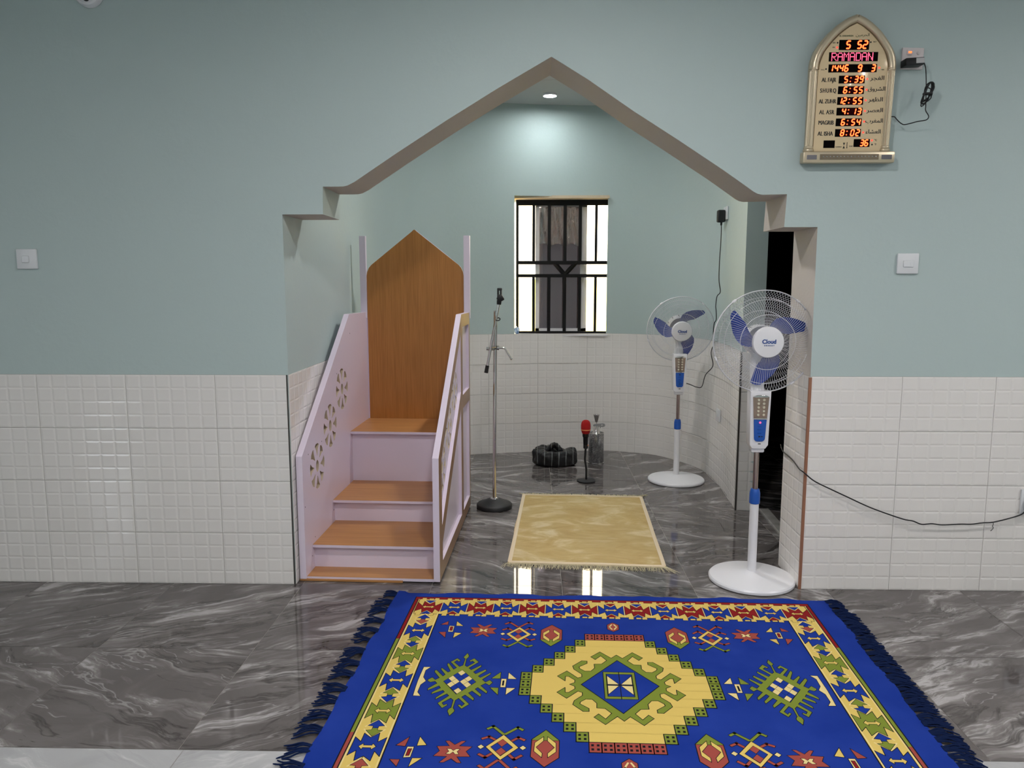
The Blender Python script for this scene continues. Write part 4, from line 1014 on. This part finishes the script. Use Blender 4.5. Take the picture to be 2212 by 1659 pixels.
for sx, x0 in ((-1, -168), (1, 155)):
    bm = new(); prof = []
    n = 40
    for z in (60, 380):
        prof.append([Vector(ck(x0 + (15.5 + .9*cos(i*pi))*cos(2*pi*i/n), z, 24 + (15.5 + .9*cos(i*pi))*sin(2*pi*i/n))) for i in range(n)])
    V = [[bm.verts.new(p) for p in r] for r in prof]
    for i in range(n): face(bm, (V[0][i], V[0][(i+1) % n], V[1][(i+1) % n], V[1][i]))
    col = obj('column', bm, m_gold, clk, 25)
    bm = new()
    for z, r, h in ((60, 20, 7), (48, 23, 8), (385, 19.5, 3.2), (377, 19.5, 3.2)):
        lathe(bm, [(r*.75, -h), (r*.95, -h*.6), (r, 0), (r*.95, h*.6), (r*.75, h)], 24, T(*ck(x0, z, 22)) @ Matrix.Diagonal((.001, .001, .001, 1)))
    obj('column_ring', bm, m_gold, col, 60)
bm = new(); rbox(bm, ck(-195, -6, 46), ck(193, 42, -2), .006, 2); obj('foot_bar', bm, m_gold, clk, 40)
for x0, x1 in ((-180, -138), (136, 179)):
    bm = new(); rbox(bm, ck(x0, 8, 47.5), ck(x1, 27, 44), .001, 1); obj('sensor_window', bm, m_sensor, clk, 30)
bm = new(); rbox(bm, ck(-125, 7, 47), ck(124, 30, 44), .0008, 1); strip = obj('button_strip', bm, m_bronze, clk, 30)
for i in range(16):
    bm = new(); lathe(bm, [(2.6, 0), (2.6, 1.4), (1.5, 2.6), (0, 2.9)], 12, T(*ck(-111 + 222*i/15, 20, 47)) @ rotm('X', 90) @ Matrix.Diagonal((.001, .001, .001, 1)), cap=False); obj('button', bm, m_silver, strip)
# seven-segment digits
SEG = {'0': 'abcdef', '1': 'bc', '2': 'abged', '3': 'abgcd', '4': 'fgbc', '5': 'afgcd', '6': 'afgedc', '7': 'abc', '8': 'abcdefg', '9': 'abcdfg'}
def seg_lines(w, h):
    x, y = w/2, h/2
    return {'a': ((-x, y), (x, y)), 'b': ((x, y), (x, 0)), 'c': ((x, 0), (x, -y)), 'd': ((-x, -y), (x, -y)), 'e': ((-x, 0), (-x, -y)), 'f': ((-x, y), (-x, 0)), 'g': ((-x, 0), (x, 0))}
def bar(bm, a, b2, w, z, mi, shrink=.9):
    d = Vector((b2[0]-a[0], b2[1]-a[1])); L_ = d.length; d /= L_; n = Vector((-d.y, d.x)); a = Vector(a) + d*shrink; b2 = Vector(b2) - d*shrink
    P = [a, a + d*w/2 + n*w/2, b2 - d*w/2 + n*w/2, b2, b2 - d*w/2 - n*w/2, a + d*w/2 - n*w/2]
    face(bm, [bm.verts.new(ck(p.x, p.y, z)) for p in P], mi)
def digit(bm, ch, cx, cy, w, h, z, th):
    for s in SEG[ch]:
        a, b2 = seg_lines(w, h)[s]; k = .16
        a = (cx + a[0] + a[1]*k, cy + a[1]); b2 = (cx + b2[0] + b2[1]*k, cy + b2[1])
        bar(bm, a, b2, th*1.75, z, 0, -.5); bar(bm, a, b2, th*.85, z+.25, 1, .2)  # wide bar imitates the red glow, narrow bar is the lit segment
FZm = 28.2
def display(name, cx, cy, w, h, digits, dw=11.5, dh=21, th=3.1, dots=(), dims=()):
    bm = new(); rbox(bm, ck(cx-w/2, cy-h/2, FZm+.9), ck(cx+w/2, cy+h/2, FZm-1), .0007, 1); d = obj(name, bm, m_screen, clk, 30)
    bm = new()
    for x0, x1 in dims: face(bm, [bm.verts.new(ck(x, y, FZm+1.0)) for x, y in ((x0, cy-h*.4), (x1, cy-h*.4), (x1+2, cy+h*.4), (x0+2, cy+h*.4))])
    if dims: obj('lit_module', bm, m_dim, d, False)
    else: bm.free()
    for ch, x in digits:
        bm = new(); digit(bm, ch, x, cy + .5, dw, dh, FZm+1.3, th); obj('digit', bm, [m_seg_glow, m_seg_hot], d, False, label='glowing red digit ' + ch)
    if dots:
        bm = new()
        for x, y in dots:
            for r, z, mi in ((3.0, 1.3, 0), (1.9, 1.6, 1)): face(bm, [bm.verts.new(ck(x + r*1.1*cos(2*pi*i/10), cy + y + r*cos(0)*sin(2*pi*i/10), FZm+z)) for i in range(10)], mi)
        obj('colon', bm, [m_seg_glow, m_seg_hot], d, False)
    return d
display('display', -7.7, 479.5, 125, 41, (('5', -31.5), ('5', 14.5), ('2', 38)), 15, 29, 4.2)
d2 = display('message_display', -7.2, 432, 204, 37.5, ())
display('date_display', -7, 385.5, 202, 33, (('1', -97), ('4', -75.5), ('4', -54), ('6', -33), ('9', 23), ('3', 79)), 13, 25, 3.8)
for txt, cy in (('5:39', 340), ('6:55', 296.7), ('12:55', 252.7), ('4:13', 209), ('6:54', 164.7), ('8:02', 120.8)):
    h, m_ = txt.split(':'); dg = [(m_[0], 11.5), (m_[1], 33.5)] + [(h[-1], -31.0)] + ([(h[0], -50)] if len(h) > 1 else [])
    display('display', -7, cy, 109, 32, dg, 12.5, 24, 3.6, ((-11.5, 6.8), (-13.5, -8)), ((-18, 22),))
display('display', 54.5, 78.5, 68, 33, (('3', 55.5), ('6', 74)), 12, 24, 3.6, (), ((44, 84),))
bm = new(); rbox(bm, ck(-107, 58, FZm+.9), ck(-59, 90, FZm-1), .0007, 1); obj('blank_display', bm, m_screen, clk, 30)
GL = {'R': ['11110','10001','10001','11110','10100','10010','10001'], 'A': ['01110','10001','10001','11111','10001','10001','10001'], 'M': ['10001','11011','10101','10101','10001','10001','10001'],
      'D': ['11110','10001','10001','10001','10001','10001','11110'], 'N': ['10001','11001','11001','10101','10011','10011','10001']}
for i, chh in enumerate('RAMADAN'):
    bm = new()
    for r, row in enumerate(GL[chh]):
        for c, b1 in enumerate(row):
            if b1 == '1':
                x, y = -97 + i*25.2 + c*4.55, 446.5 - r*4.85
                face(bm, [bm.verts.new(ck(x + 1.95*cos(pi*k/4), y + 1.95*sin(pi*k/4), FZm+1.3)) for k in range(8)])
    obj('matrix_letter', bm, m_dot, d2, False, label='glowing pink dot letter ' + chh)
def cdot(name, x, y, mat, r=4.0):
    bm = new(); lathe(bm, [(r, -1), (r, .8), (r*.6, 1.8), (0, 2.2)], 14, T(*ck(x, y, FZm-.6)) @ rotm('X', 90) @ Matrix.Diagonal((.001, .001, .001, 1)), cap=False); obj(name, bm, mat, clk)
m_led_clock = M('clock_red_led', (.35, .01, .01), .3, emis=(1, .05, .03), estr=2.2)
for x, y in ((-77.7, 469.8), (57.6, 342), (58, 298.3), (58, 255), (58, 211), (58, 167.4), (58, 122.4), (97.4, 89.3), (103.5, 387)): cdot('led_dot', x, y, m_led_clock)
for x, y in ((-77.1, 488.5), (60.3, 490), (-117.7, 383), (99, 71.8)): cdot('dark_dot', x, y, m_ink, 3.4)
def ctext(s, x, y, size, sx=1, bold=0, track=1, mat=m_ink, align='CENTER'):
    bm = new()
    for k, dx in enumerate((-bold, 0, bold) if bold else (0,)):
        t2 = text_bm(s, size, CK @ T(x + dx, y, FZm+.15 + .02*k), align, 0, sx, .12, track); merge(bm, t2); t2.free()
    obj('lettering', bm, mat, clk, False)
for s, y, tr, sx in (('AL FAJR', 338.3, 1, .70), ('SHURQ', 294.6, 1.28, .70), ('AL ZUHR', 250.5, 1, .70), ('AL ASR', 206, 1.12, .72), ('MAGRIB', 163, 1, .72), ('AL ISHA', 117.4, 1, .72)):
    ctext(s, -102.5, y, 25, sx, .8, tr)
for s, y in (('\uFEAE\uFEA0\uFED4\uFEDF\uFE8D', 345), ('\uFED5\uFEED\uFEAE\uFEB8\uFEDF\uFE8D', 301), ('\uFEAE\uFEEC\uFEC8\uFEDF\uFE8D', 257.5), ('\uFEAE\uFEBC\uFECC\uFEDF\uFE8D', 213.5), ('\uFE8F\uFEAE\uFED0\uFEE4\uFEDF\uFE8D', 170), ('\uFE80\uFE8E\uFEB8\uFECC\uFEDF\uFE8D', 125)):
    ctext(s, 100, y, 24, 1.22 if len(s) < 6 else 1.05, .55)
ctext('AL-HARAMEEN', -43, 515.5, 9.5, .92, .3, 1, m_green_ink); ctext('\uFEE6\uFEF4\uFEE3\uFEAE\uFEA4\uFEDF\uFE8D', 25, 519, 16, 1.15, .1, 1, m_green_ink)
ctext('AM', -92, 488, 8, 1, .25); ctext('PM', -92, 469.5, 8, 1, .25); ctext('RST', 77.5, 491, 8, 1, .25)
ctext('°C', 113, 90, 11.5, .9, .3); ctext('°F', 113, 72, 11.5, .9, .3); ctext('IQAMAH', -42, 62.5, 7, .95, .25); ctext('TEMP', 9.5, 64.5, 7, .95, .25)
ctext('ENGL', -131, 380, 6.5, .95, .15); ctext('HIJRI', 119, 379, 6.5, .95, .15)
bm = new(); rbox(bm, ck(-8, 58, FZm+.3), ck(-5.6, 82, FZm), .0003, 1); bmesh.ops.create_uvsphere(bm, u_segments=10, v_segments=6, radius=.0028, matrix=T(*ck(-6.8, 59, FZm-1.5))); obj('thermometer_mark', bm, m_ink, clk, 40)
bm = new()
for P in ([(-25, 56), (-15, 56), (-20, 68)], [(-25, 80), (-15, 80), (-20, 68)]): face(bm, [bm.verts.new(ck(x, y, FZm+.3)) for x, y in P])
obj('hourglass_mark', bm, m_ink, clk, False)

# ------------------------------------------------------------------ sockets, switches, plugs and cables
def wall_plate(name, label, cat, x, z, w, h, mat, rot=0, y=-.002, group=None):
    t = thing(name, label, cat, (x, y, z), (0, radians(rot), 0), group)
    bm = new(); rbox(bm, (-w/2, -.009, -h/2), (w/2, .002, h/2), .0035, 2); obj('plate', bm, mat, t, 40); return t
for label, x, z, r0, r1 in (('white wall switch with a small square rocker, left of the opening', -2.273, 1.524, (-.020, -.017, .013, .014), None),
                            ('white wall switch with a double rocker, right of the opening', 1.655, 1.501, (-.022, -.015, .010, .014), (.000, -.016, .024, .014))):
    t = wall_plate('light_switch', label, 'light switch', x, z, .093, .089, m_switch)
    if r1: bm = new(); rbox(bm, (r1[0], -.0125, r1[1]), (r1[2], -.006, r1[3]), .002, 1); obj('rocker', bm, m_switch, t, 40)
    bm = new(); rbox(bm, (r0[0], -.0145, r0[1]), (r0[2], -.006, r0[3]), .002, 1, mat=T(0, 0, 0) @ rotm('X', 0)); obj('rocker', bm, m_switch, t, 40)
t = wall_plate('socket_outlet', 'white wall socket with a red neon, beside the gold clock', 'socket', 1.616, 2.361, .091, .088, m_socket, 2)
bm = new(); rbox(bm, (-.028, -.0125, .012), (-.006, -.007, .034), .002, 1); obj('rocker', bm, m_socket, t, 40)
bm = new(); rbox(bm, (-.022, -.0135, .020), (-.008, -.011, .027), .001, 1); obj('neon_light', bm, M('orange_red_neon', (.5, .03, .01), .3, emis=(1, .10, .02), estr=4), t, 40, label='glowing red neon')
bm = new(); lathe(bm, [(.008, 0), (.008, .003), (.006, .004), (0, .004)], 14, T(.021, -.009, .022) @ rotm('X', 90), cap=False); obj('knob', bm, m_socket, t)
t = thing('power_adapter', 'black power adapter with a grey label, plugged into the socket by the clock', 'power adapter', (1.606, -.012, 2.338))
bm = new(); rbox(bm, (-.042, -.052, -.017), (.036, .0, .013), .004, 2, mat=rotm('Y', -3)); obj('case', bm, m_black, t, 40)
bm = new(); rbox(bm, (.000, -.0526, -.011), (.034, -.0515, .010), .0004, 1, mat=rotm('Y', -3)); obj('label_sticker', bm, M('grey_sticker', (.45, .45, .45), .4), t, 40, label='pale grey sticker')
cc = [(1.640, 2.336), (1.646, 2.324), (1.652, 2.302), (1.657, 2.256), (1.660, 2.200), (1.662, 2.157), (1.663, 2.138), (1.677, 2.115), (1.668, 2.100), (1.636, 2.095), (1.588, 2.084), (1.572, 2.090), (1.556, 2.107), (1.548, 2.119), (1.537, 2.121)]
bm = new(); tube(bm, catmull([(x, -.055 if i < 9 else -.055 + .035*(i-8)/6, z) for i, (x, z) in enumerate(cc)], 6), .0022, 8)
t = thing('clock_cable', 'thin black cable with a tied bundle, hanging from the adapter to the clock', 'cable'); obj('cord', bm, m_black, t, 60)
bm = new()
for k in range(5):
    ph = k*1.3; w = .010 + .0018*k
    tube(bm, [(1.664 + .010*sin(2.2*a) * .3 + w*cos(a) + .007*sin(a)*.6, -.055 + .007*sin(a*2 + ph), 2.206 - (.0 if k else .004) + (.050 - .004*k)*sin(a) - .004*k*cos(ph)) for a in [2*pi*i/30 for i in range(30)]], .0024, 6, closed=True)
bm.transform(T(1.664, 0, 2.206) @ rotm('Y', 14) @ T(-1.664, 0, -2.206))
obj('cord_bundle', bm, m_black, t, 60)
bm = new(); tube(bm, [(1.665 + .016*cos(2*pi*i/16), -.055 + .012*sin(2*pi*i/16), 2.206) for i in range(16)], .0035, 6, closed=True); obj('cable_tie', bm, m_black, t, 60)
# socket, adapter and cable on the right wall of the niche
def rwall(name, label, cat, y, z, w, h, mat):
    x = 1.335; t = thing(name, label, cat, (x, y, z), (0, 0, radians(-90)))
    bm = new(); rbox(bm, (-w/2, -.010, -h/2), (w/2, .002, h/2), .003, 2); obj('plate', bm, mat, t, 40); return t
rwall('socket_outlet', 'white wall socket behind the small black adapter, high on the niche wall', 'socket', 1.90, 1.888, .088, .088, m_switch)
t = rwall('socket_outlet', 'white wall socket low on the curved niche tiles, right of the farther fan', 'socket', 1.88, .495, .088, .088, m_switch); t.location.x = 1.328
bm = new(); rbox(bm, (.0, -.013, -.015), (.02, -.008, .015), .002, 1); obj('rocker', bm, m_switch, t, 40)
t = thing('power_adapter', 'small black rounded adapter plugged high on the niche wall, its cable hanging down', 'power adapter', (1.327, 1.90, 1.872), (0, 0, radians(-90)))
bm = new(); rbox(bm, (-.024, -.055, -.045), (.024, -.002, .038), .010, 3); lathe(bm, [(.006, -.065), (.008, -.044)], 12, T(0, -.025, 0)); obj('case', bm, m_black, t, 40)
c2 = [(1.302, 1.90, 1.815), (1.297, 1.87, 1.778), (1.291, 1.85, 1.685), (1.287, 1.85, 1.545), (1.288, 1.85, 1.436), (1.300, 1.85, 1.357), (1.279, 1.85, 1.326), (1.272, 1.85, 1.263), (1.276, 1.85, 1.225), (1.281, 1.86, 1.167), (1.270, 1.87, 1.136), (1.272, 1.89, 1.072), (1.290, 1.94, 1.0), (1.275, 1.95, .928), (1.291, 1.95, .836), (1.241, 1.95, .770), (1.218, 1.95, .687), (1.179, 1.95, .684), (1.140, 1.95, .700), (1.108, 1.95, .711)]
bm = new(); tube(bm, catmull(c2, 6), .0030, 8); tag(obj('adapter_cable', bm, m_black, None, 60), 'thin black cable hanging from the niche adapter down to the farther fan', 'cable')
c3 = [(1.262, .36, .61), (1.250, .290, .592), (1.247, .20, .588), (1.245, .12, .581), (1.237, .02, .569), (1.243, -.022, .563)] + [(x, -.030, z) for x, z in ((1.291, .524), (1.366, .487), (1.443, .451), (1.52, .415), (1.573, .393), (1.654, .364), (1.708, .347), (1.746, .340), (1.786, .325), (1.832, .328), (1.878, .323), (1.963, .327), (2.009, .327), (2.06, .334), (2.105, .337), (2.168, .353), (2.225, .372))] + [(2.245, -.03, .388)]
t = thing('extension_cable', 'black cable sagging along the white tiles at the right, from the doorway', 'cable')
bm = new(); tube(bm, catmull(c3, 6), .0030, 8); obj('cord', bm, m_black, t, 60)
bm = new(); tube(bm, catmull([(2.104, -.031, .339), (2.107, -.033, .330), (2.103, -.034, .320), (2.108, -.033, .312), (2.102, -.034, .303), (2.096, -.034, .297)], 4), .0018, 6); obj('string_knot', bm, M('grey_string', (.10, .10, .10), .9), t, 60)
wall_plate('socket_outlet', 'grey wall socket at the right edge, at the end of the sagging cable', 'socket', 2.275, .43, .088, .115, m_switch, 0, -.010)
bm = new(); rbox(bm, (-.018, -.03, -.025), (.018, -.001, .025), .005, 2, mat=T(2.262, -.018, .415)); tag(obj('power_plug', bm, m_black, None, 40), 'black plug of the sagging cable at the right edge', 'plug')
# vented fitting peeking in at the top left
t = thing('vent_fitting', 'round white vented fitting high on the wall at the top left edge', 'fitting', (-1.905, -.002, 2.655))
bm = new(); lathe(bm, [(.062, 0), (.062, .014), (.056, .026), (.048, .030), (.046, .028), (.026, .032), (0, .033)], 36, rotm('X', 90), cap=False); obj('shell', bm, m_white, t, 30)
for k in range(9):
    a = 2*pi*k/9 - pi/2
    bm = new(); lathe(bm, [(.0085, .024), (.0085, .0335), (.0, .034)], 12, rotm('X', 90) @ rotm('Z', math.degrees(a)) @ T(.037, 0, 0) @ Matrix.Diagonal((.8, 1.25, 1, 1)), cap=False); obj('vent_hole', bm, m_black, t)
bm = new(); lathe(bm, [(.015, .03), (.015, .0345), (0, .035)], 16, rotm('X', 90), cap=False); obj('vent_hole', bm, m_black, t)
